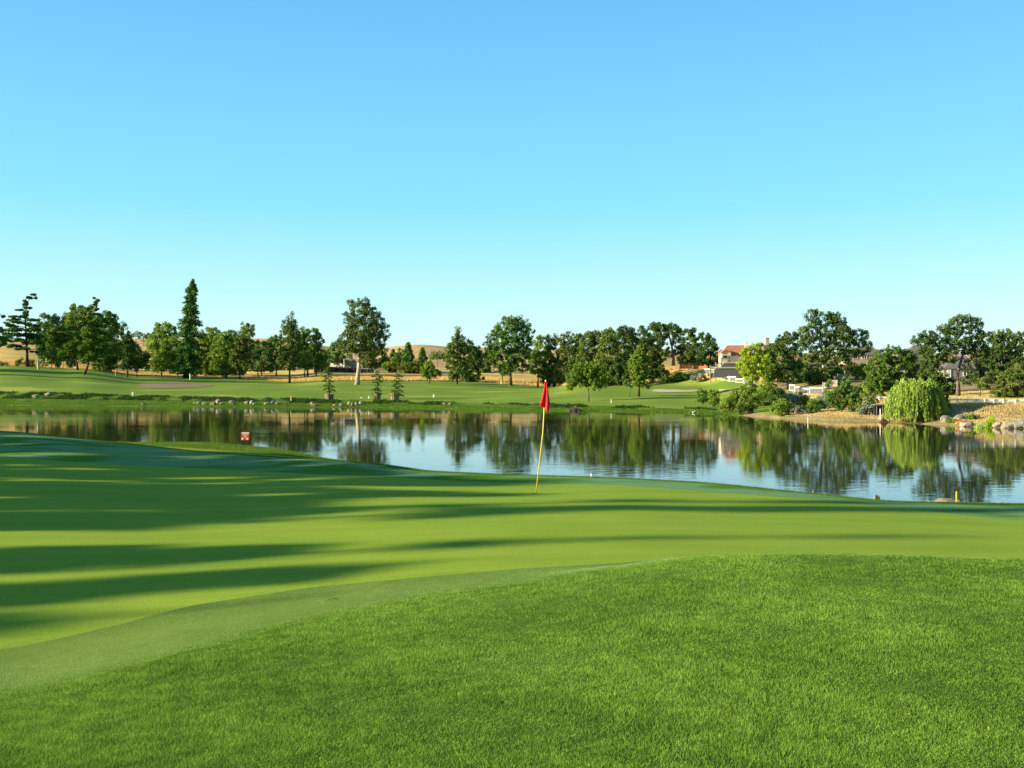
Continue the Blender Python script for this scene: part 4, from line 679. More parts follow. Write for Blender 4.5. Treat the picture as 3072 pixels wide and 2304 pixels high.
shrub('blue_bush', 'blue grey hedge behind the reeds', 166, 7, [(590, 1190, 70, 45), (660, 1190, 60, 50), (620, 1230, 80, 26)], 'blue', 1.0, group=G)
shrub('blue_bush', 'grey blue bush left of the thin birch like tree', 164, 7, [(960, 1210, 50, 35), (1010, 1200, 40, 40), (1040, 1230, 40, 26)], 'silver', 1.0, group=G)
shrub('hill_bush', 'blue grey bush mound below the white stepped fence', 262, 6, [(370, 890, 70, 30), (450, 870, 70, 35), (520, 890, 50, 30), (330, 905, 45, 20)], 'silver', 1.1, group=G)
tree('lake_tree', 'round leafy green tree over the reeds on the right shore', 156, 7, (850, 1270), [(890, 930, 50, 45), (870, 1000, 70, 45), (780, 1060, 90, 50), (890, 1070, 110, 60), (960, 1080, 60, 50), (740, 1130, 70, 50), (840, 1150, 100, 50), (930, 1140, 70, 50), (700, 950, 28, 30), (840, 1190, 70, 30)], 'green', 4, dens=1.0, clump=.3)
tree('lake_tree', 'thin open tree between the reeds and the willow', 152, 7, (1130, 1290), [(1150, 970, 60, 35), (1120, 1030, 50, 35), (1190, 1040, 55, 35), (1140, 1100, 70, 35), (1190, 1140, 50, 35), (1130, 1180, 70, 40), (1190, 1210, 50, 30), (1110, 1220, 40, 25)], 'olive', 5, path=[(1132, 1200), (1140, 1080), (1150, 1000)], dens=.75)
def reeds(label, D, u0, u1, v0, v1, n, leafn, grp, name='reeds'):
    k = D/F; uc = (u0+u1)/2; z0 = gz(uc, D); o = thing(name, label, 'reeds', ((uc-CX)*k, D, z0), grp); uu = rng.uniform(u0, u1, n); x = (uu-CX)*k; y = D+rng.normal(size=n)*5*k
    H = (v1-v0)*k*rng.uniform(.5, 1.05, n)*(1-.35*np.abs((uu-uc)/(u1-u0)*2)**2); zb = np.array([gz(a, b_) for a, b_ in zip(uu, y)])-.05; w = 1.6*k; a = rng.uniform(0, 6.28, n); sd = np.stack([np.cos(a)*w, np.sin(a)*w, 0*a], 1)
    b0 = np.stack([x, y, zb], 1); tip = b0+np.stack([rng.normal(size=n)*.12*H, rng.normal(size=n)*.12*H, H], 1)
    V = np.stack([b0-sd*.5, b0+sd*.5, (b0+tip)/2+sd*.6, tip, (b0+tip)/2-sd*.6], 1).reshape(-1, 3); i = np.arange(n)*5
    Fc = np.concatenate([np.stack([i, i+1, i+2], 1), np.stack([i, i+2, i+4], 1), np.stack([i+4, i+2, i+3], 1)])
    mesh_np('stalks', V, Fc, LM[leafn], o, tint=np.repeat(rng.uniform(0, 1, n), 5))
reeds('clump of tall reeds with yellow stems standing at the waterline', 130, 2480, 2548, 1226, 1262, 500, 'pale', G)
reeds('pale reedy plant between the right shore boulders', 122, 2925, 2950, 1250, 1282, 220, 'willow', G, 'reeds')
reeds('yellow green upright plant behind the right boulders', 124, 2958, 2985, 1235, 1275, 220, 'lime', G, 'reeds')
shrub('shrub', 'dark green bush between the boulders near the rail fence', 127, 8, [(1070, 1320, 50, 30), (1120, 1340, 40, 26), (1050, 1350, 40, 20)], 'green', 1.0, group=G)
shrub('shrub', 'small rust coloured bush above the flat pale boulder', 124.5, 8, [(945, 1375, 40, 20), (970, 1385, 35, 16)], 'rust', 1.1, group=G)
shrub('shrub', 'small green bush beside the large grey boulder', 126, 8, [(850, 1365, 40, 20), (810, 1375, 30, 14)], 'bright', 1.0, group=G)
shrub('shrub', 'tiny dark tuft alone in the straw field by the rail fence', 130, 8, [(1195, 1252, 28, 8)], 'oak', 1.2, group=G)

# ---- trees left of the green, outside the frame: their long shadows fall across it
def shade_tree(label, x, y, h, cr, zc, leaf='oak', kind='round'):
    g = np.random.default_rng(len(label)*31+int(abs(y)*10)); u = x/y*F+CX; z0 = float(near_z(np.array([u]), np.array([y]))[0]); o = thing('shade_tree', label, 'tree', (x, y, z0), 'shade trees beside the green')
    mb = MB(); mb.tube([(x, y, z0-.2), (x+.1, y, z0+zc*.6), (x, y, z0+h*.93)], [.28, .2, .04], 8); pts = []
    for i in range(int(22*cr)):
        if kind == 'round':
            d = g.normal(size=3); d /= np.linalg.norm(d); c_ = np.array([x, y, z0+(h+zc)/2]) + d*np.array([cr, cr, (h-zc)/2])*g.uniform(.35, 1)**.5; r_ = g.uniform(.4, .75)
        else:
            f = g.uniform(0, 1); a = g.uniform(0, 6.28); rr = cr*(1-f)*g.uniform(.3, 1); c_ = np.array([x+math.cos(a)*rr, y+math.sin(a)*rr, z0+zc+(h-zc)*f]); r_ = g.uniform(.2, .5)
        n = int(240*r_*r_/.3); q_ = g.normal(size=(n, 3)); q_ /= np.linalg.norm(q_, axis=1)[:, None]; pts.append(c_+q_*r_*(g.uniform(0, 1, n)**.4)[:, None]*np.array([1, 1, .7]))
        mb.tube([(x, y, c_[2]-.4), tuple(c_)], [.05, .015], 4)
    pts = np.concatenate(pts); V, Fc = leaf_faces(pts, .2, .2, 1.3); mesh_np('crown', V, Fc, LM[leaf], o, tint=np.repeat(g.uniform(0, 1, len(pts)), 4)); mb.build('trunk', bark, o, smooth=True)
TA, TE = math.tan(SUN_AZ), math.tan(SUN_EL)/math.cos(SUN_AZ)
def caster(label, yl, xt, x0, wid, gap, leaf='oak', kind='round', zt=2.9):
    """a tree at x0 whose shadow crosses the left picture edge at distance yl and ends at x = xt"""
    xl = -yl*.4736; y0 = yl-(xl-x0)*TA; h = zt+(xt-x0)*TE - 3.1; shade_tree(label, x0, y0, h, wid, gap, leaf, kind)
for i, (u, v, D, bl, lb) in enumerate([(-120, 1099, 290, [(-120, 960, 40, 60), (-140, 1030, 50, 50)], 'broad tree just outside the left edge'), (-330, 1105, 285, [(-330, 940, 45, 80), (-330, 1040, 60, 50)], 'taller tree further outside the left edge'),
   (-560, 1120, 275, [(-560, 960, 40, 90), (-560, 1060, 50, 50)], 'tree outside the left edge nearest the lake'), (-760, 1110, 285, [(-760, 930, 60, 100), (-760, 1050, 70, 50)], 'tall tree farthest outside the left edge')]):
    tree('side_tree', lb, D, 0, (u, v), bl, 'oak', 8, group='trees outside the left edge', dens=.6)
caster('broad shade tree farthest up the bank, beside the lake', 33.4, -1.5, -30, 2.6, .3, zt=3.4)
caster('broad shade tree high on the bank', 29.4, -.5, -28, 2.3, .4, zt=3.1)
caster('broad shade tree at the bend of the bank', 25.8, .8, -26, 2.1, .5)
caster('broad shade tree second from the water', 22.4, 1.6, -27, 2.0, .4)
caster('tall broad shade tree in the middle of the row', 19.2, 1.4, -24, 1.8, .4)
caster('shade tree nearest the middle of the green', 16.8, .0, -24, 1.2, .4)
caster('pointed conifer with the longest shadow', 16.2, 15.0, -34, 1.7, 2.5, 'pine', 'cone')
caster('pointed conifer standing behind the longest shadowed one', 21.4, 9.5, -38, 1.5, 2.5, 'pine', 'cone')
caster('slim pointed conifer beside the broad trees', 12.7, 8.5, -36, .55, 2.5, 'pine', 'cone')
caster('low round shade tree near the fringe', 13.3, -1.0, -24, .62, .8)
caster('small shade tree next to the fringe', 11.5, 2.8, -29, .42, 1.0)
caster('slim shade tree between the two small round ones', 12.35, .2, -31, .34, 1.0, 'oak2')
caster('shade tree closest to the photographer', 10.0, .6, -31, .45, 1.0)
caster('tall slim conifer between the two long shadowed ones', 17.4, 10.5, -36, 1.1, 2.5, 'pine', 'cone')

# ------------------------------------------------------------------ ground lookups
def near_at(u, v):
    D = np.arange(5, 45, .05); z = near_z(np.full(len(D), u), D); vv = HY-(z-CZ)/D*F; i = np.where(vv <= v)[0]; return float(D[i[0]])
def nz(u, D): return float(near_z(np.array([u]), np.array([D]))[0])

# ------------------------------------------------------------------ bunkers
mat('m_sand', (.46, .40, .29), .95, (.38, .32, .23), 3, 5, .01); mat('m_sand_shaded', (.24, .17, .085), .95, (.15, .11, .055), 3, 5, .01)  # second sand: shadow over the left bunker is put into its darker colour
def bunker(name, label, u0, u1, vb, vt, m, lip=.25):
    us = np.linspace(u0, u1, 40); t = (us-u0)/(u1-u0); e = np.sqrt(np.clip(1-(2*t-1)**4, 0, 1)); mid = (vb+vt)/2
    wv = .30*np.sin(t*7+u0)+.16*np.sin(t*15+1); e = e*(.75+.25*np.sin(t*4+.6))
    lo = np.array([far_at(a, mid+(vb-mid)*max(b_, .02)) for a, b_ in zip(us, e)]); hi = np.array([far_at(a, mid-(mid-vt)*max(b_, .02)*(1+c_)) for a, b_, c_ in zip(us, e, wv)])
    hi = np.maximum(hi, lo+.2); tt = np.linspace(0, 1, 10); D = lo[None]*(1-tt[:, None])+hi[None]*tt[:, None]; UU = np.broadcast_to(us, D.shape)
    Z = far_z(UU, D)+.10; V = np.stack([(UU-CX)/F*D, D, Z], -1).reshape(-1, 3); n = len(us); i = (np.arange(9)[:, None]*n+np.arange(n-1)[None]).ravel()
    o = mesh_np(name, V, np.stack([i, i+1, i+n+1, i+n], 1), m, smooth=True); o['kind'] = 'structure'; return hi
bunker('sand_bunker', 'left', 412, 640, 1166, 1147, MATS['m_sand_shaded'])
bunker('sand_bunker', 'right', 1955, 2112, 1178, 1169, MATS['m_sand'])
bunker('sand_bunker', 'small', 2156, 2200, 1174, 1169, MATS['m_sand'])

# ------------------------------------------------------------------ rocks
def rockmat(name, a, b_): return mat(name, a, .9, b_, 1.6, 6, .05, 5)
R_tan = rockmat('rock_tan', (.32, .27, .20), (.18, .145, .11)); R_grey = rockmat('rock_grey', (.25, .23, .20), (.13, .12, .11)); R_dark = rockmat('rock_dark', (.20, .16, .12), (.09, .07, .055))
import bmesh
def rock(label, D, u, v0, v1, w, m, group, z0=None, dep=.8, ang=.5, name='boulder'):
    """w, v0..v1: picture width and rows; the rock sits in the ground at its base"""
    k = D/F; zb = z0 if z0 is not None else gz(u, D); top = CZ-(v0-HY)/F*D; bot = min(zb-.12, CZ-(v1-HY)/F*D); h = max(top-bot, .1)
    bm = bmesh.new(); bmesh.ops.create_icosphere(bm, subdivisions=3, radius=1.0); r = random.Random(int(u*13+v0*7)); planes = []
    for _ in range(9):
        n = Vector((r.gauss(0, 1), r.gauss(0, 1), r.gauss(0, .8))).normalized(); planes.append((n, r.uniform(.62, .92)))
    for v in bm.verts:
        p = v.co.copy()
        for n, d in planes:
            q_ = p.dot(n)
            if q_ > d: p -= n*(q_-d)*(.6+.4*ang)
        p *= 1+.06*math.sin(p.x*5+u)+.05*math.sin(p.y*7+p.z*6+u)
        v.co = Vector((p.x*w/2*k*1.12, p.y*w/2*k*dep*1.1, p.z*h/2*1.12))
    me = bpy.data.meshes.new(name); bm.to_mesh(me); bm.free(); me.materials.append(m)
    o = bpy.data.objects.new(name, me); C.objects.link(o); o.location = ((u-CX)*k, D, bot+h/2); o['label'] = label; o['category'] = 'boulder'; o['group'] = group; return o
GB = 'boulders along the far bank'
RL = [(585,1206,1211,11,'leftmost small rock of the long row under the redwood'),(597,1204,1213,15,'rounded tan rock second from the left of the row'),(614,1207,1214,17,'flat grey rock third from the left of the row'),
 (640,1207,1215,19,'dark low slab left of the standing rock'),(655,1197,1210,15,'upright rounded rock standing tallest of the row'),(664,1207,1214,14,'small pale rock at the foot of the tallest one'),
 (696,1202,1213,19,'grey faceted rock alone between two groups'),(742,1203,1213,17,'pale sloping rock starting the middle group'),(755,1202,1213,16,'grey ridged rock in the middle group'),(762,1208,1215,11,'small tan rock ending the middle group'),
 (802,1207,1214,20,'long flat tan rock left of the pointed slab'),(820,1203,1213,14,'pointed grey slab beside the long flat one'),(833,1206,1213,14,'low grey rock ending the slab pair'),(853,1209,1213,11,'tiny pale rock below the orange stake'),
 (936,1206,1214,11,'tilted pale rock left of the tubs'),(944,1211,1218,18,'dark flat rock at the foot of the tilted pale one'),(1004,1213,1219,11,'small tan rock right of the first tub'),(1023,1210,1220,14,'grey peaked rock between the first and second tubs'),
 (1048,1205,1214,12,'tan rock at the left of the rocks below the middle tub'),(1058,1208,1218,13,'dark split rock in the rocks below the middle tub'),(1069,1206,1216,13,'round grey rock in the rocks below the middle tub'),(1084,1204,1212,17,'slanting grey slab right of the rocks below the middle tub'),
 (107,1183,1193,22,'broad grey boulder on the left bank under the cedars'),(145,1178,1188,22,'pale boulder pair on the left bank, right one'),(430,1209,1214,13,'dark stone lying alone at the left waterline'),
 (1335,1206,1213,17,'dark flat rock at the waterline under the cone tree'),(1350,1206,1216,13,'pale standing rock beside the dark flat one')]
for i, (u, v0, v1, w, lb) in enumerate(RL): rock(lb, far_at(u, v1)+.3, u, v0, v1+1, w, [R_tan, R_grey][i % 2] if 'dark' not in lb else R_dark, GB)
GR = 'large boulders on the right shore'
for u, v0, v1, w, D, m, lb in [(2836,1247,1268,36,128,R_grey,'large grey boulder in the shade right of the willow'),(2880,1244,1262,29,129.5,R_grey,'grey domed boulder behind the rust coloured bush'),(2903,1264,1281,49,124,R_tan,'long flat tan boulder at the waterline'),
   (2957,1270,1284,33,122.6,R_tan,'low split tan boulder at the waterline'),(2992,1262,1285,30,122.4,R_tan,'sharp edged boulder between two low ones'),(3012,1274,1286,24,121.6,R_tan,'small wedge shaped boulder near the right edge'),
   (3034,1262,1287,44,122.2,R_tan,'big tan and grey boulder near the right edge'),(3060,1257,1288,34,121.6,R_grey,'tall grey boulder cut by the right edge'),(3084,1262,1289,30,121,R_tan,'tan boulder at the very right edge of the picture')]:
    rock(lb, max(far_at(u, v1)+.3, float(shore(np.array([u]))[0])+.3), u, v0, v1+1, w, m, GR, ang=.9)
GN = 'rocks at the near waterline'
for u, v0, v1, w, D, lb in [(2838,1496,1513,78,43,'long pale rock behind the orange stake'),(2870,1499,1514,36,43.6,'right end rock of the long pale pair by the orange stake'),(2442,1468,1480,13,43,'tiny pink rock peeking over the bank'),(2630,1487,1500,24,43,'low pink rock peeking over the bank right of the tiny one'),(3006,1508,1520,25,42,'low rock at the water near the right corner')]:
    rock(lb, D, u, v0, v1+6, w, R_tan, GN, nz(u, D)-.1, .5)
# brush pile at the waterline
k = 200/F; D0 = float(shore(np.array([1725]))[0])+.3; k = D0/F; mb = MB()
for _ in range(260):
    a = rng.uniform(0, 6.28); r_ = rng.uniform(0, 1)**.6; c_ = np.array([(1725-CX)*k+math.cos(a)*r_*19*k, D0+math.sin(a)*r_*8*k, .02+(1-r_)*14*k*rng.uniform(.2, 1)]); d = rng.normal(size=3)*np.array([1, 1, .35])*4*k; mb.tube([c_-d, c_+d], [.6*k, .4*k], 4)
o = mb.build('brush_pile', R_dark); o['label'] = 'flat brown heap of sticks at the waterline right of the flag'; o['category'] = 'brush pile'

# ------------------------------------------------------------------ flagstick, sign, stakes
m_yel = mat('paint_yellow', (.72, .50, .04), .4, (.66, .45, .03), 8); m_red = mat('cloth_red', (.72, .02, .025), .8, (.62, .012, .02), 6); m_white = mat('paint_white', (.78, .76, .70), .6, (.70, .67, .60), 4)
m_black = mat('hole_black', (.01, .012, .01), .9, (.006, .008, .006)); Df = near_at(1607, 1481); kf = Df/F
b0 = P(1607.5, 1482, Df); b0[2] = nz(1607.5, Df); t0 = P(1637, 1143, Df); o = thing('flagstick', 'yellow flagstick leaning right with a limp red flag in the green', 'golf flag', b0)
mb = MB(); mb.tube([b0-(t0-b0)*.03, b0*.45+t0*.55+np.array([.035, 0, 0]), t0], [.0095, .0115, .0115], 10); mb.build('pole', m_yel, o, True)
mb = MB(); mb.tube([t0-np.array([0, 0, .005]), t0+np.array([.0, 0, .02])], [.015, .011], 10); mb.build('pole_cap', m_white, o, True)
FE = [(1146, 1634, 1640), (1160, 1632.5, 1641.5), (1175, 1630.5, 1644.5), (1190, 1627, 1647), (1205, 1623, 1650), (1216, 1619.5, 1651), (1240, 1618.5, 1650.5)]
def flagbot(t): return np.interp(t, [0, .12, .33, .45, .62, .78, .9, 1], [1215, 1219, 1223, 1223, 1232, 1238.5, 1230, 1216])
nr, nc = 26, 31; V = []
for i in range(nr):
    for j in range(nc):
        t = j/(nc-1); vv = 1145+(flagbot(t)-1145)*i/(nr-1); l = np.interp(vv, [e[0] for e in FE], [e[1] for e in FE]); r_ = np.interp(vv, [e[0] for e in FE], [e[2] for e in FE]); u = l+(r_-l)*t
        g = i/(nr-1); dep = (.035+.05*g)*math.sin(t*math.pi*3.2+.5+.6*g)-.03*math.cos(t*5)*g; pt = P(u, vv, Df); pt[1] -= .03+.5*abs(dep)+dep*.6; V.append(pt)
V = np.array(V); i = (np.arange(nr-1)[:, None]*nc+np.arange(nc-1)[None]).ravel(); fl = mesh_np('flag', V, np.stack([i, i+1, i+nc+1, i+nc], 1), m_red, o, smooth=True)
md = fl.modifiers.new('thick', 'SOLIDIFY'); md.thickness = .004
mb = MB(); hc = b0+np.array([-.03, -.01, .004]); mb.add([hc+np.array([math.cos(a)*.054, math.sin(a)*.054, 0.002]) for a in np.linspace(0, 6.2832, 17)[:-1]], [tuple(range(16))]); h_ = mb.build('hole', m_black); h_['label'] = 'round hole cup at the foot of the flagstick'; h_['category'] = 'golf hole'
# warning sign
Ds = 41.3; ks = Ds/F; m_sred = mat('sign_red', (.60, .05, .04), .5, (.52, .04, .035), 10); m_spost = mat('post_dark', (.09, .06, .045), .9, (.05, .035, .03), 12)
m_scream = mat('sign_cream', (.80, .70, .52), .5, (.76, .64, .46), 10); zb = nz(738, Ds); base = np.array([(738.5-CX)*ks, Ds, zb]); o = thing('warning_sign', 'small red square sign with cream lettering on a dark post by the water', 'sign', base)
mb = MB(); tp = P(738.5, 1292, Ds); mb.box(((738.5-CX)*ks, Ds+.02, (zb-.1+tp[2])/2), (3.2*ks, 2.6*ks, tp[2]-zb+.1)); mb.box((tp[0]-3*ks, Ds+.02, tp[2]-1.2*ks), (7*ks, 2*ks, 2.6*ks)); mb.build('post', m_spost, o)
mb = MB(); c1 = P(735, 1308.5, Ds-.03); mb.box(c1, (24.5*ks, .012, 24.5*ks)); bd = mb.build('board', m_sred, o)
def onboard(u, v, w, h, shape='bar', m=m_scream, nm='lettering'):
    mb_ = MB(); return (u, v, w, h)
mb = MB(); r = random.Random(5); x = 725.3
while x < 745.5:   # heading: bold letter blocks, too small to read
    w_ = r.choice([1.6, 2.0, 2.4]); p_ = P(x+w_/2, 1299, Ds-.038); mb.box(p_, (w_*ks, .004, 4.2*ks)); x += w_+.55
for vv, a, b_ in [(1303.2, 727, 744), (1305.3, 729.5, 742), (1307.4, 730.5, 740), (1309.6, 732.5, 738.5), (1312, 731, 739.5)]:
    x = a
    while x < b_: w_ = r.uniform(.9, 1.9); mb.box(P(x+w_/2, vv, Ds-.038), (w_*ks, .004, 1.1*ks)); x += w_+.5
sub(mb.build('lettering', m_scream), bd)
for cu in (727.3, 742.2):
    mb = MB(); cc = P(cu, 1316.3, Ds-.037); n = 20; mb.prism([cc+np.array([math.cos(a)*3.2*ks, 0, math.sin(a)*3.2*ks]) for a in np.linspace(0, 6.2832, n+1)[:-1]], (0, -.004, 0)); sg = sub(mb.build('symbol_disc', m_scream), bd)
mat('stake_orange', (.70, .33, .05), .6, (.60, .26, .04), 10); mat('stake_cream', (.72, .64, .48), .7, (.62, .54, .40), 8); mat('stake_grey', (.30, .36, .30), .7, (.22, .27, .22), 6)
def stake(name, label, cat, D, u, v0, w, m, group=None, near=False, cap=None, lean=0):
    D = D if near or name == 'light_pole' else (float(remap(u, D)) if D in (298, 296, 301, 347) else D)
    k = D/F; z0 = (nz if near else gz)(u, D); tp = P(u, v0, D); x = (u-CX)*k; h = tp[2]-z0; mb = MB(); n = 8
    pr = [(w*.5*k, -.1), (w*.5*k, .9*h), (w*.42*k, h*.97), (w*.18*k, h)]
    vs = [(x+lean*k*(z/h if z > 0 else 0)+math.cos(a)*r_, D+math.sin(a)*r_, z0+z) for r_, z in pr for a in np.linspace(0, 6.2832, n+1)[:-1]]
    fs = [(i*n+j, i*n+(j+1) % n, (i+1)*n+(j+1) % n, (i+1)*n+j) for i in range(3) for j in range(n)] + [tuple(3*n+j for j in range(n))]; mb.add(vs, fs)
    if cap:
        o = thing(name, label, cat, (x, D, z0), group); mb.build('post', m, o); m2 = MB(); m2.box((x+lean*k, D, tp[2]-w*k*cap[1]/2), (w*k*cap[0], w*k*cap[0], w*k*cap[1]), taper=.8); m2.build('top_cap', cap[2], o)
    else: o = mb.build(name, m); o['label'] = label; o['category'] = cat; o.update_tag() if False else None; 
    if group: o['group'] = group
    return o
GS = 'marker stakes around the lake'
stake('hazard_stake', 'orange stake in front of the long pale near rock', 'stake', 32.5, 2870, 1474, 5.5, MATS['stake_orange'], GS, True)
stake('hazard_stake', 'short cream stake at the near waterline right of the flag', 'stake', 35, 1774.5, 1420, 5, MATS['stake_cream'], GS, True)
stake('hazard_stake', 'thin cream stake with orange top on the far bank above the sign', 'stake', far_at(873, 1206), 873, 1187, 3, MATS['stake_cream'], GS, cap=(1.7, 2.4, MATS['stake_orange']))
stake('hazard_stake', 'thin pinkish stake between the round tree and cypress', 'stake', far_at(1834, 1210), 1834, 1198, 2.4, MATS['stake_cream'], GS)
stake('marker_post', 'white oval topped marker on the left fairway', 'marker', far_at(398, 1188), 398, 1176, 3.6, m_white, GS, cap=(1.4, 2.0, m_white))
stake('marker_post', 'white marker on the fairway left of the cone tree', 'marker', far_at(1301, 1192), 1301, 1183, 3.6, m_white, GS, cap=(1.4, 1.6, m_white))
stake('tee_light', 'tiny white ball marker left of the middle tub', 'marker', far_at(1084, 1195), 1084, 1191, 3, m_white, GS)
stake('tee_light', 'small white ball marker close beside the middle tub', 'marker', far_at(1107, 1196), 1107, 1188, 3, m_white, GS)
stake('utility_box', 'grey green upright utility box between the cedars', 'utility box', 298, 115, 1084, 7.5, MATS['stake_grey'])
stake('marker_post', 'pale post left of the small dark conifer', 'post', 296, 347, 1117, 3, MATS['stake_grey'], GS)
stake('marker_post', 'white post beside the redwood trunk', 'post', 301, 570, 1121, 3, m_white, GS)
for u, v0, lb in [(791, 1126, 'pale post in the straw grass left of the slim pine'), (1055, 1130, 'pale post in the straw grass left of the sycamore trunk'), (1216, 1134, 'pale post in the straw grass behind the rightmost tub'), (1504, 1142, 'pale post in the straw grass left of the tall broad tree')]:
    stake('field_post', lb, 'post', 347, u, v0, 3, MATS['stake_cream'], 'pale posts in the straw field')
stake('marker_post', 'pale post in front of the dark shed by the willow', 'post', 143.4, 2641, 1226, 3, MATS['stake_cream'], GS)
stake('marker_post', 'tiny cream post at the brown waterline', 'post', 139.5, 2424, 1251, 2.4, MATS['stake_cream'], GS)
stake('white_post', 'bright white post seen through the thin open tree', 'post', 150, 2592, 1200, 5, m_white)
for u in (2889, 2897): stake('fence_stub', 'thin brown stick standing behind the boulders, '+('left of two' if u == 2889 else 'right of two'), 'stick', 128, u, 1224, 1.6, m_spost, 'thin sticks behind the boulders')
# white bird
Dd = float(shore(np.array([2081]))[0])+.1; k = Dd/F; bm = bmesh.new(); x0 = (2080-CX)*k
bmesh.ops.create_uvsphere(bm, u_segments=12, v_segments=8, radius=1)
for v in bm.verts:
    x, y, z = v.co; tz = z*(1-.25*x)+.18*max(-x-.3, 0)*2; v.co = Vector((x*3.6*k, y*1.7*k, tz*1.8*k))
me = bpy.data.meshes.new('body'); bm.to_mesh(me); bm.free(); me.materials.append(m_white); o = thing('white_bird', 'small white bird sitting at the edge of the far bank', 'bird', (x0, Dd, .05))
b_ = bpy.data.objects.new('body', me); C.objects.link(b_); b_.parent = o; b_.location = (0, 0, 1.9*k)
mb = MB(); mb.tube([(x0+2.6*k, Dd, .05+2.4*k), (x0+3.6*k, Dd, .05+4.4*k), (x0+3.9*k, Dd, .05+5.6*k), (x0+4.8*k, Dd, .05+6.0*k)], [.9*k, .6*k, .8*k, .4*k], 8); mb.build('head', m_white, o, True)
mb = MB(); mb.tube([(x0+4.6*k, Dd, .05+6.0*k), (x0+5.8*k, Dd, .05+5.8*k)], [.3*k, .08*k], 6); mb.build('beak', MATS['stake_orange'], o)
# twig on the fringe
Dt = near_at(1000, 1801); pt = P(1000, 1801, Dt); mb = MB(); z_ = nz(1000, Dt)+.008; mb.tube([(pt[0]-.05, Dt-.01, z_), (pt[0], Dt, z_+.008), (pt[0]+.045, Dt+.03, z_+.002)], [.002, .003, .002], 5); mb.tube([(pt[0], Dt, z_+.008), (pt[0]+.02, Dt-.02, z_+.004)], [.002, .001], 5)
o = mb.build('twig', m_spost); o['label'] = 'small dark twig lying on the dewy fringe'; o['category'] = 'twig'

# ------------------------------------------------------------------ buildings
m_tile = mat('roof_terracotta', (.42, .17, .10), .85, (.32, .12, .07), 1.2, 4, .05, stretch=(1, 1, 6)); m_stucco = mat('stucco_cream', (.60, .48, .35), .9, (.54, .43, .31), 1); m_pink = mat('stucco_pink', (.42, .30, .23), .9, (.36, .25, .19), 1)
m_groof = mat('roof_grey', (.17, .155, .14), .9, (.12, .11, .10), 1.5, 4, .03); m_broof = mat('roof_brown', (.32, .24, .18), .9, (.24, .18, .13), 1.5, 4, .03); m_gwall = mat('wall_grey', (.20, .20, .17), .9, (.16, .16, .14), 1)
m_glass = mat('window_glass', (.03, .035, .04), .08, (.02, .025, .03), 2, spec=.8); m_trim = mat('trim_white', (.75, .70, .62), .7, (.68, .63, .55), 2)
def hip(mb, u0, u1, ve, vr, r0, r1, D, dep, over=2.5):
    """hip roof: eaves u0..u1 at row ve, ridge r0..r1 at row vr (front eave at distance D)"""
    k = D/F; ze = CZ-(ve-HY)*k; X = lambda u: (u-CX)*k; zr = CZ-(vr-HY)/F*(D+dep/2); o_ = over*k; yb = D+dep; xa, xb = X(u0)-o_, X(u1)+o_; kr = (D+dep/2)/F; ra, rb = (r0-CX)*kr, (r1-CX)*kr
    V = [(xa, D-o_, ze), (xb, D-o_, ze), (xb, yb+o_, ze), (xa, yb+o_, ze), (ra, D+dep/2, zr), (rb, D+dep/2, zr)]; t = .25
    V += [(a, b_, c_-t) for a, b_, c_ in V[:4]]
    mb.add(V, [(0, 1, 5, 4), (1, 2, 5), (2, 3, 4, 5), (3, 0, 4), (6, 7, 1, 0), (7, 8, 2, 1), (8, 9, 3, 2), (9, 6, 0, 3), (9, 8, 7, 6)])
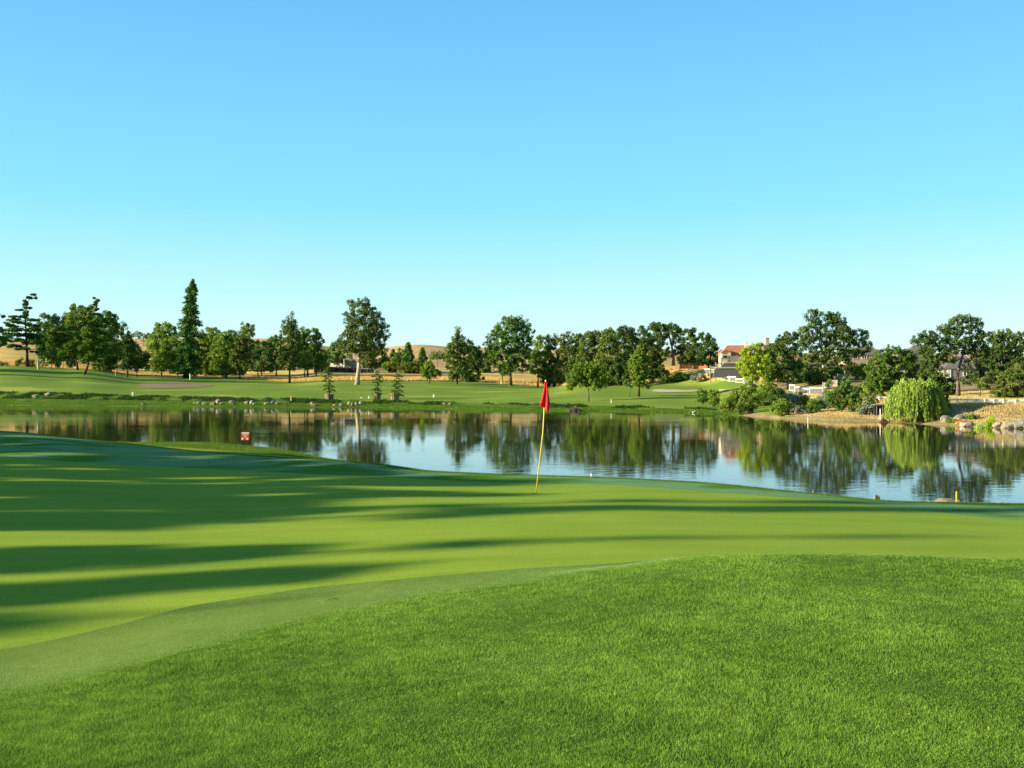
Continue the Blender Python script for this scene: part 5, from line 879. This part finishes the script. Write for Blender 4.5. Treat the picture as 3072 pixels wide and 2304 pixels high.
def house(name, label, D, u0, u1, ve, vr, r0, r1, dep, wall, roof, chim=(), wins=(), gable=None, group=None, extra=None):
    D = float(remap((u0+u1)/2, D)); k = D/F; uc = (u0+u1)/2; zg = min(gz(u0, D), gz(u1, D))-.6; o = thing(name, label, 'house', ((uc-CX)*k, D, zg), group); ze = CZ-(ve-HY)*k; mb = MB()
    mb.box(((uc-CX)*k, D+dep/2, (zg+ze)/2), ((u1-u0)*k, dep, ze-zg)); mb.build('wall', wall, o)
    mb = MB(); hip(mb, u0, u1, ve, vr, r0, r1, D, dep); rf = mb.build('roof', roof, o)
    for (a, b_, va, vb) in chim:
        Dc = D+dep*.35; kc = Dc/F; m1 = MB(); zt, zb_ = CZ-(va-HY)*kc, CZ-(vb-HY)*kc-1.0; m1.box((((a+b_)/2-CX)*kc, Dc, (zt+zb_)/2), ((b_-a)*kc, (b_-a)*kc*.8, zt-zb_)); m1.box((((a+b_)/2-CX)*kc, Dc, zt-.12), ((b_-a+1.6)*kc, (b_-a)*kc*.8+.15, .16)); sub(m1.build('chimney', m_trim if roof is m_tile else wall), rf)
    for wn_ in wins:
        a, b_, va, vb = wn_[:4]; m1 = MB(); c_ = P((a+b_)/2, (va+vb)/2, D-.04); w_, h_ = (b_-a)*k, (vb-va)*k; t = .08
        for dx, dz, ww, hh in ((0, h_/2, w_+t*2, t), (0, -h_/2, w_+t*2, t), (-w_/2, 0, t, h_-t), (w_/2, 0, t, h_-t), (0, 0, t*.6, h_-t)): m1.box((c_[0]+dx, D-.06, c_[2]+dz), (ww, .1, hh))
        fr = m1.build('window', m_trim, o); m1 = MB(); m1.box((c_[0], D-.02, c_[2]), (w_-t, .05, h_-t)); sub(m1.build('pane', wn_[4] if len(wn_) > 4 else m_glass), fr)
    if gable:   # front wing with its own gable: (a, b, v apex, v eave, v bottom, forward)
        a, b_, va, vg, vb, fw = gable; Dg = D-fw; kg = Dg/F; X = lambda u: (u-CX)*kg; Z = lambda v: CZ-(v-HY)*kg; m1 = MB(); c_ = (a+b_)/2; zb_ = zg
        m1.prism([(X(a), Dg, zb_), (X(b_), Dg, zb_), (X(b_), Dg, Z(vg)), (X(c_), Dg, Z(va+1.5)), (X(a), Dg, Z(vg))], (0, fw-.02, 0)); m1.build('gable_wing', wall, o)
        m1 = MB(); e = 1.8
        for s_ in (-1, 1):
            xe = X(c_)+s_*((b_-a)/2+e)*kg; ze_ = Z(vg)-e*kg*.8; m1.prism([(X(c_), Dg-.3, Z(va)), (xe, Dg-.3, ze_), (xe, Dg-.3, ze_-.2), (X(c_), Dg-.3, Z(va)-.2)], (0, fw+dep*.4, 0))
        m1.build('gable_roof', roof, o)
    return o
o = house('tiled_house', 'cream house with a terracotta tiled roof and tall chimney on the rise', 284, 2168, 2250, 1061, 1036, 2182, 2238, 5.5, m_stucco, m_tile, [(2235, 2243, 1025, 1046)], [(2194, 2207, 1063, 1071), (2212, 2222, 1064, 1072)], (2164, 2192, 1047, 1056, 1088, 1.6))
mb = MB(); k = 282.2/F; mb.box(((2178-CX)*k, 282.3, CZ-(1071-HY)*k), (17*k, .1, 9*k)); mb.build('porch_opening', m_glass, o)
o = house('hidden_house', 'pinkish house hidden behind oaks with only its chimney clear above them', 276, 2285, 2360, 1050, 1029, 2298, 2345, 6, m_pink, m_broof, [(2296, 2307, 1013, 1036)], [(2308, 2318, 1054, 1062)])
o = house('grey_roof_house', 'house with grey hip roof showing right of the tallest oak', 262, 2545, 2645, 1064, 1040, 2572, 2618, 8, m_pink, m_groof, [], [(2560, 2572, 1068, 1076), (2586, 2600, 1068, 1076)])
o = house('grey_roof_house', 'house with grey roof peeking left of the spreading oak', 238, 2718, 2800, 1058, 1034, 2752, 2780, 8, m_gwall, m_groof, [], [(2730, 2742, 1062, 1070)])
o = house('grey_house', 'grey house with white framed window behind the spreading oak trunk', 214, 2832, 2925, 1104, 1068, 2868, 2900, 7, m_gwall, m_groof, [], [(2842, 2852, 1107, 1133, m_trim), (2890, 2910, 1112, 1128)])
o = house('tall_house', 'two storey pinkish grey house half hidden by the right oaks', 219, 2925, 3050, 1064, 1042, 2955, 3020, 9, m_pink, m_groof, [], [(2918+10, 2945, 1108, 1136), (2960, 2975, 1108, 1122), (2990, 3004, 1076, 1090), (2950, 2962, 1076, 1088)])
GH = 'houses beyond the straw field'
house('far_house', 'far grey house with brown roof left of the sycamore trunk', 466, 1016, 1062, 1083, 1072, 1026, 1052, 9, m_gwall, m_broof, [], [(1022, 1030, 1087, 1093), (1040, 1050, 1087, 1093)], None, GH)
house('far_house', 'far grey roofed house with white chimneys right of the ball shaped tree', 452, 1290, 1330, 1131, 1115, 1300, 1318, 9, m_stucco, m_groof, [(1313, 1319, 1112, 1126), (1322, 1327, 1114, 1122)], [(1316, 1322, 1134, 1140)], None, GH)
house('far_house', 'far roof higher up behind the white chimney house', 480, 1280, 1322, 1122, 1108, 1292, 1312, 9, m_stucco, m_broof, [(1311, 1315, 1104, 1112)], [], None, GH)
# black screen fence with vehicles behind it
DB = float(remap(1030, 432)); k = DB/F; bt = lambda u: np.interp(u, [942, 1000, 1050, 1122], [1098, 1101, 1104, 1108]); m_bk = mat('screen_black', (.018, .018, .022), .9, (.012, .012, .015), 1)
zt = lambda u: CZ-(bt(u)-HY)*k; o = thing('screen_fence', 'long black screened fence at the back of the straw field', 'fence', ((942-CX)*k, DB, gz(942, DB))); mb = MB(); us = np.linspace(942, 1122, 19)
for a, b_ in zip(us[:-1], us[1:]):
    za, zb_ = zt(a), zt(b_); ga, gb = gz(a, DB)-.5, gz(b_, DB)-.5; mb.prism([((a-CX)*k, DB, ga), ((b_-CX)*k, DB, gb), ((b_-CX)*k, DB, zb_), ((a-CX)*k, DB, za)], (0, .05, 0))
mb.build('screen', m_bk, o)
for a in us[::2]: m1 = MB(); m1.tube([((a-CX)*k, DB-.1, gz(a, DB)-.3), ((a-CX)*k, DB-.1, zt(a)+.1)], [.06, .06], 6); m1.build('post', m_gwall, o)
m_vw = mat('car_white', (.80, .80, .80), .3, (.76, .76, .76), 3); m_vr = mat('car_red', (.40, .05, .04), .3, (.35, .04, .03), 3); m_vs = mat('car_silver', (.50, .54, .56), .3, (.44, .48, .5), 3); m_tyre = mat('rubber', (.02, .02, .02), .9, (.015, .015, .015))
def vehicle(name, label, u0, u1, v0, m, kind, D=440):
    D = DB+(D-432)*1.3; k = D/F; uc = (u0+u1)/2; L = (u1-u0)*k; z1 = CZ-(v0-HY)*k; zg = gz(uc, D); H = z1-zg; x = (uc-CX)*k; o = thing(name, label, kind, (x, D, zg), 'vehicles parked behind the black fence'); W = min(2.0, L*.45); mb = MB()
    if kind == 'boat':
        zt_ = z1-.9; mb.prism([(x-L/2, D-W/2, zt_), (x-L*.42, D-W/2, zt_-.7), (x+L*.32, D-W/2, zt_-.8), (x+L/2, D-W/2, zt_+.15)], (0, W, 0)); mb.build('hull', m, o)
        mb = MB(); mb.box((x-L*.1, D, z1-.45), (L*.35, W*.8, .9), taper=.75); mb.build('cabin', m_trim, o); mb = MB()
        for s_ in (-.3, .2): mb.box((x+L*s_, D, (zg+zt_-.7)/2), (.25, W*.7, zt_-.7-zg))
        mb.build('trailer', m_gwall, o)
    else:
        hb = H*.5; mb.prism([(x-L/2, D-W/2, zg+.35), (x+L/2, D-W/2, zg+.35), (x+L/2, D-W/2, zg+hb*.95), (x+L*.28, D-W/2, zg+hb*1.1), (x+L*.16, D-W/2, z1), (x-L*.36, D-W/2, z1), (x-L*.47, D-W/2, zg+hb*1.1), (x-L/2, D-W/2, zg+hb)], (0, W, 0)); mb.build('body', m, o)
        mb = MB(); mb.prism([(x+L*.22, D-W/2-.03, zg+hb*1.15), (x+L*.14, D-W/2-.03, z1-.15), (x-L*.33, D-W/2-.03, z1-.15), (x-L*.40, D-W/2-.03, zg+hb*1.15)], (0, .02, 0)); mb.build('side_window', m_glass, o)
        for s_ in (-.32, .32):
            m1 = MB(); c_ = np.array([x+s_*L, D-W/2-.02, zg+.35]); m1.prism([c_+np.array([math.cos(a)*.35, 0, math.sin(a)*.35]) for a in np.linspace(0, 6.2832, 15)[:-1]], (0, .2, 0)); m1.build('wheel', m_tyre, o)
vehicle('boat', 'leftmost boat above the black fence, small cream cabin', 962, 982, 1092, m_vw, 'boat'); vehicle('boat', 'long pale boat in the middle above the black fence', 986, 1012, 1090, m_trim, 'boat'); vehicle('boat', 'boat with raised cabin right of the long pale one', 1014, 1036, 1091, m_vw, 'boat', 441)
vehicle('silver_car', 'low silver car behind the black fence left of the sycamore trunk', 1037, 1056, 1100, m_vs, 'car'); vehicle('red_car', 'dark red car behind the black fence right of the sycamore trunk', 1079, 1092, 1098, m_vr, 'car', 443); vehicle('white_van', 'bright white van behind the black fence', 1084, 1108, 1097, m_vw, 'van', 438); vehicle('silver_car', 'silver car at the right end of the black fence', 1109, 1122, 1101, m_vs, 'car')
for u, v0, lb in [(1112, 1080, 'pale pole rising above the right cars'), (1032, 1076, 'thin pale pole before the far brown roof')]: stake('light_pole', lb, 'pole', DB+7, u, v0, 1.8, m_trim, 'thin poles beyond the black fence')

# ------------------------------------------------------------------ fences
m_vinyl = mat('vinyl_white', (.70, .65, .56), .5, (.64, .59, .50), 2); m_mesh = mat('mesh_grey', (.33, .33, .31), .7, (.28, .28, .26), 3); m_board = mat('board_grey', (.26, .22, .20), .9, (.19, .16, .15), 2); m_redb = mat('board_red', (.42, .16, .07), .9, (.30, .10, .045), 1.5, stretch=(6, 6, .5))
def stepped(name, label, segs, mF, infill=True, solid=False, auto=False):
    """segs: (u0, u1, v top, v bottom, D0, D1)"""
    if auto: segs = [(u0, u1, vt, vb, far_at(u0, vb)+.4, far_at(u1, vb)+.4) for (u0, u1, vt, vb, _, _) in segs]
    a = segs[0]; o = thing(name, label, 'fence', ((a[0]-CX)/F*a[4], a[4], gz(a[0], a[4])))
    for (u0, u1, vt, vb, D0, D1) in segs:
        pa, pb = P(u0, vt, D0), P(u1, vt, D1); zt_ = (pa[2]+pb[2])/2; zb_ = zt_-(vb-vt)/F*(D0+D1)/2; k = (D0+D1)/2/F; d = (pb-pa)[:2]; L = np.hypot(*d); rz = math.atan2(d[1], d[0]); cx, cy = (pa+pb)[:2]/2; mb = MB(); t = 1.3*k
        if solid:
            n = max(3, int(L/(2.2*k))); 
            for j in range(n): f = (j+.5)/n; mb.box((pa[0]+d[0]*f, pa[1]+d[1]*f, (zt_+zb_)/2), (L/n*.92, .06, zt_-zb_+(.03 if j % 2 else 0)), rz)
            mb.build('board_panel', mF, o); 
        else:
            mb.box((cx, cy, zt_-t), (L, .1, 2*t), rz); mb.box((cx, cy, zb_+t*.6), (L, .1, 1.2*t), rz); mb.build('panel_frame', mF, o)
            m1 = MB(); n = max(4, int(L/(1.5*k)))
            for j in range(n): f = (j+.5)/n; m1.box((pa[0]+d[0]*f, pa[1]+d[1]*f, (zt_+zb_)/2-.4*t), (.42*k, .03, zt_-zb_-3.2*t), rz)
            m1.build('mesh_infill', m_mesh, o)
        m1 = MB(); gl = min(gz(u0, D0)-.2, zb_); m1.box((pa[0], pa[1]-.05, (zt_+gl)/2+.05), (2.6*k, .16, zt_-gl+.1), rz); m1.build('post', mF if not solid else m_board, o)
    (u0, u1, vt, vb, D0, D1) = segs[-1]; pb = P(u1, vt, D1); k = D1/F; gl = gz(u1, D1)-.2; m1 = MB(); m1.box((pb[0], pb[1]-.05, (pb[2]+gl)/2), (2.6*k, .16, pb[2]-gl)); m1.build('post', mF if not solid else m_board, o)
    return o
stepped('stepped_fence', 'white stepped panel fence running downhill below the tiled house', [(2113, 2131, 1106, 1122, 276, 274), (2131, 2142, 1108, 1126, 274, 273), (2142, 2153, 1115, 1131, 273, 272), (2153, 2165, 1120, 1136, 272, 271), (2165, 2178, 1127, 1141, 271, 270), (2178, 2188, 1130, 1143, 270, 269), (2188, 2208, 1129, 1145, 269, 267), (2208, 2231, 1136, 1148, 267, 265), (2231, 2262, 1132, 1150, 265, 262)], m_vinyl, auto=True)
stepped('stepped_fence', 'white stepped panel fence on the brown slope behind the turquoise bush', [(2369, 2385, 1154, 1172, 206, 205), (2385, 2399, 1159, 1176, 205, 204), (2399, 2416, 1164, 1181, 204, 203), (2416, 2430, 1165, 1183, 203, 202), (2430, 2468, 1162, 1184, 202, 206)], m_vinyl, auto=True)
stepped('board_fence', 'grey board fence climbing the slope right of the white panels', [(2469, 2490, 1148, 1166, 207, 210), (2490, 2513, 1140, 1160, 210, 216), (2513, 2535, 1122, 1145, 216, 222), (2535, 2550, 1112, 1134, 222, 228), (2550, 2575, 1096, 1116, 228, 236), (2575, 2592, 1088, 1106, 236, 242)], m_board, solid=True, auto=True)
stepped('red_board_fence', 'reddish brown board fence at the top of the straw slope', [(2040, 2066, 1086, 1106, 318, 318), (2066, 2092, 1087, 1106, 318, 318), (2092, 2118, 1088, 1106, 318, 317), (2118, 2144, 1090, 1106, 317, 316)], m_redb, solid=True)
stepped('mesh_fence', 'dark mesh fence rising towards the tiled house', [(2131, 2147, 1097, 1112, 280, 281), (2147, 2164, 1088, 1106, 281, 282), (2164, 2184, 1074, 1096, 282, 282), (2184, 2225, 1068, 1088, 282, 282)], m_board)
mat('terrace_dark', (.13, .12, .12), .95, (.09, .085, .085), 2, 4, .05); mat('cap_beige', (.46, .40, .30), .9, (.38, .33, .25), 2)
for u0, u1, v0, v1, D, lb in [(2146, 2228, 1103, 1133, 271.5, 'lower dark terrace wall with a beige cap below the tiled house'), (2170, 2232, 1088, 1106, 275.5, 'upper dark terrace wall with a beige cap below the tiled house')]:
    k = D/F; o = thing('retaining_wall', lb, 'retaining wall', ((u0-CX)*k, D, gz(u0, D)), 'terrace walls below the tiled house'); mb = MB(); Z = lambda v: CZ-(v-HY)*k; X = lambda u: (u-CX)*k
    mb.prism([(X(u0-6), D, Z(v0+2)), (X(u1), D, Z(v1)), (X(u1), D, Z(v0+2)), (X(u0+4), D, Z(v0+2))][::1] if False else [(X(u0-8), D, Z(v1)), (X(u1), D, Z(v1)), (X(u1), D, Z(v0+2)), (X(u0), D, Z(v0+2))], (0, .6, 0)); mb.build('wall_face', MATS['terrace_dark'], o)
    mb = MB(); mb.box(((X(u0)+X(u1))/2, D+.25, Z(v0)), ((u1-u0)*k, .9, 4*k)); mb.build('wall_cap', MATS['cap_beige'], o)
# white rail fence on the right
Dr = 140.5; m_rail = mat('rail_white', (.84, .82, .76), .5, (.80, .77, .70), 2); k = Dr/F; o = thing('rail_fence', 'long white rail fence with wire below across the straw field', 'fence', ((2848-CX)*k, Dr, gz(2848, Dr))); tv = lambda u: np.interp(u, [2560, 2636, 2848, 3046, 3130], [1189, 1190, 1195, 1198, 1196]); X = lambda u: (u-CX)*k; Z = lambda v: CZ-(v-HY)*k
posts = [2848, 2873, 2901, 2928, 2941, 2954, 2981, 3009, 3046, 3075, 3103, 3130]
for a, b_ in zip(posts[:-1], posts[1:]):
    mb = MB(); mb.prism([(X(a), Dr, Z(tv(a)+6)), (X(b_), Dr, Z(tv(b_)+6)), (X(b_), Dr, Z(tv(b_)+.8)), (X(a), Dr, Z(tv(a)+.8))], (0, .05, 0)); mb.build('rail', m_rail, o)
mb = MB()
for f in (7, 8.6, 10.2, 11.8):
    for a, b_ in zip(posts[:-1], posts[1:]):
        mb.tube([(X(a), Dr, Z(tv(a)+f)), (X(b_), Dr, Z(tv(b_)+f))], [.013, .013], 4, False)
mb.build('wire', m_mesh, o)
for a in posts: mb = MB(); w_ = 3.6 if a in (2928, 2941) else 2.4; g_ = gz(a, Dr)-.2; mb.box((X(a), Dr-.06, (Z(tv(a)-.8)+g_)/2), (w_*k, w_*k, Z(tv(a)-.8)-g_)); mb.build('post', m_rail, o)
Dq = 172; kq = Dq/F; oq = thing('rail_fence', 'short piece of white rail fence left of the willow', 'fence', ((2636-CX)*kq, Dq, gz(2636, Dq))); Xq = lambda u: (u-CX)*kq; Zq = lambda v: CZ-(v-HY)*kq
pq = [2580, 2608, 2637, 2665, 2695]
for a, b_ in zip(pq[:-1], pq[1:]): mb = MB(); mb.box(((Xq(a)+Xq(b_))/2, Dq, Zq(1192.5)), ((b_-a)*kq, .06, 5*kq)); mb.build('rail', m_rail, oq)
for a in pq: mb = MB(); g_ = gz(a, Dq)-.2; mb.box((Xq(a), Dq-.08, (Zq(1189)+g_)/2), (2.4*kq, 2.4*kq, Zq(1189)-g_)); mb.build('post', m_rail, oq)
# shed and pyramid at the water
Dx = 147.5; k = Dx/F; g_ = gz(2642, Dx)-.3; o = thing('shed', 'low dark shed with a pale roof edge left of the willow', 'shed', ((2642-CX)*k, Dx, g_)); mb = MB(); X = lambda u: (u-CX)*k; Z = lambda v: CZ-(v-HY)*k
mb.box((X(2645), Dx+.9, (Z(1216)+g_)/2), (42*k, 1.8, Z(1216)-g_)); mb.build('wall', m_bk, o); mb = MB(); mb.box((X(2645), Dx+.85, Z(1214.5)), (46*k, 2.1, 3*k)); mb.build('roof', MATS['cap_beige'] if False else m_gwall, o)
for a in (2630, 2648): mb = MB(); mb.box((X(a), Dx-.04, (Z(1218)+g_)/2), (1.4*k, .06, Z(1218)-g_)); mb.build('door_frame', m_gwall, o)
Dp = float(shore(np.array([2651]))[0])-.4; k = Dp/F; X = lambda u: (u-CX)*k; zt_ = CZ-(1251-HY)*k; mb = MB(); m_tri = mat('roof_dark_red', (.09, .035, .03), .8, (.05, .02, .02), 4)
mb.add([(X(2640), Dp-.35, .02), (X(2664), Dp-.35, .02), (X(2664), Dp+.55, .02), (X(2640), Dp+.55, .02), (X(2652), Dp+.1, zt_)], [(0, 1, 4), (1, 2, 4), (2, 3, 4), (3, 0, 4), (3, 2, 1, 0)])
o = thing('duck_house', 'small dark pyramid roof sitting on the water by the willow', 'duck house', (X(2652), Dp, 0)); mb.build('roof', m_tri, o); mb = MB(); mb.box((X(2652), Dp+.1, .015), (27*k, 1.1, .05)); mb.build('float', m_spost, o)

# dry bits of leaf lying in the mown grass
n = 60; u_, d_ = sample(n, lambda u: np.full(len(u), 4.6), lambda u: kfun(3)(u)-.2, 0, 3072, .8); x_ = (u_-CX)/F*d_; ct = np.stack([x_, d_, near_z(u_, d_)+np.where(d_ < kfun(2)(u_), .016, .009)], 1)
V, Fc = leaf_faces(ct, .009, 1.2, 1.5); o = mesh_np('leaf_litter', V, Fc, MATS['m_blade_slope'], tint=np.repeat(rng.uniform(0, 1, n), 4)); o['kind'] = 'stuff'; o['label'] = 'tiny dry leaf bits scattered over the mown grass'
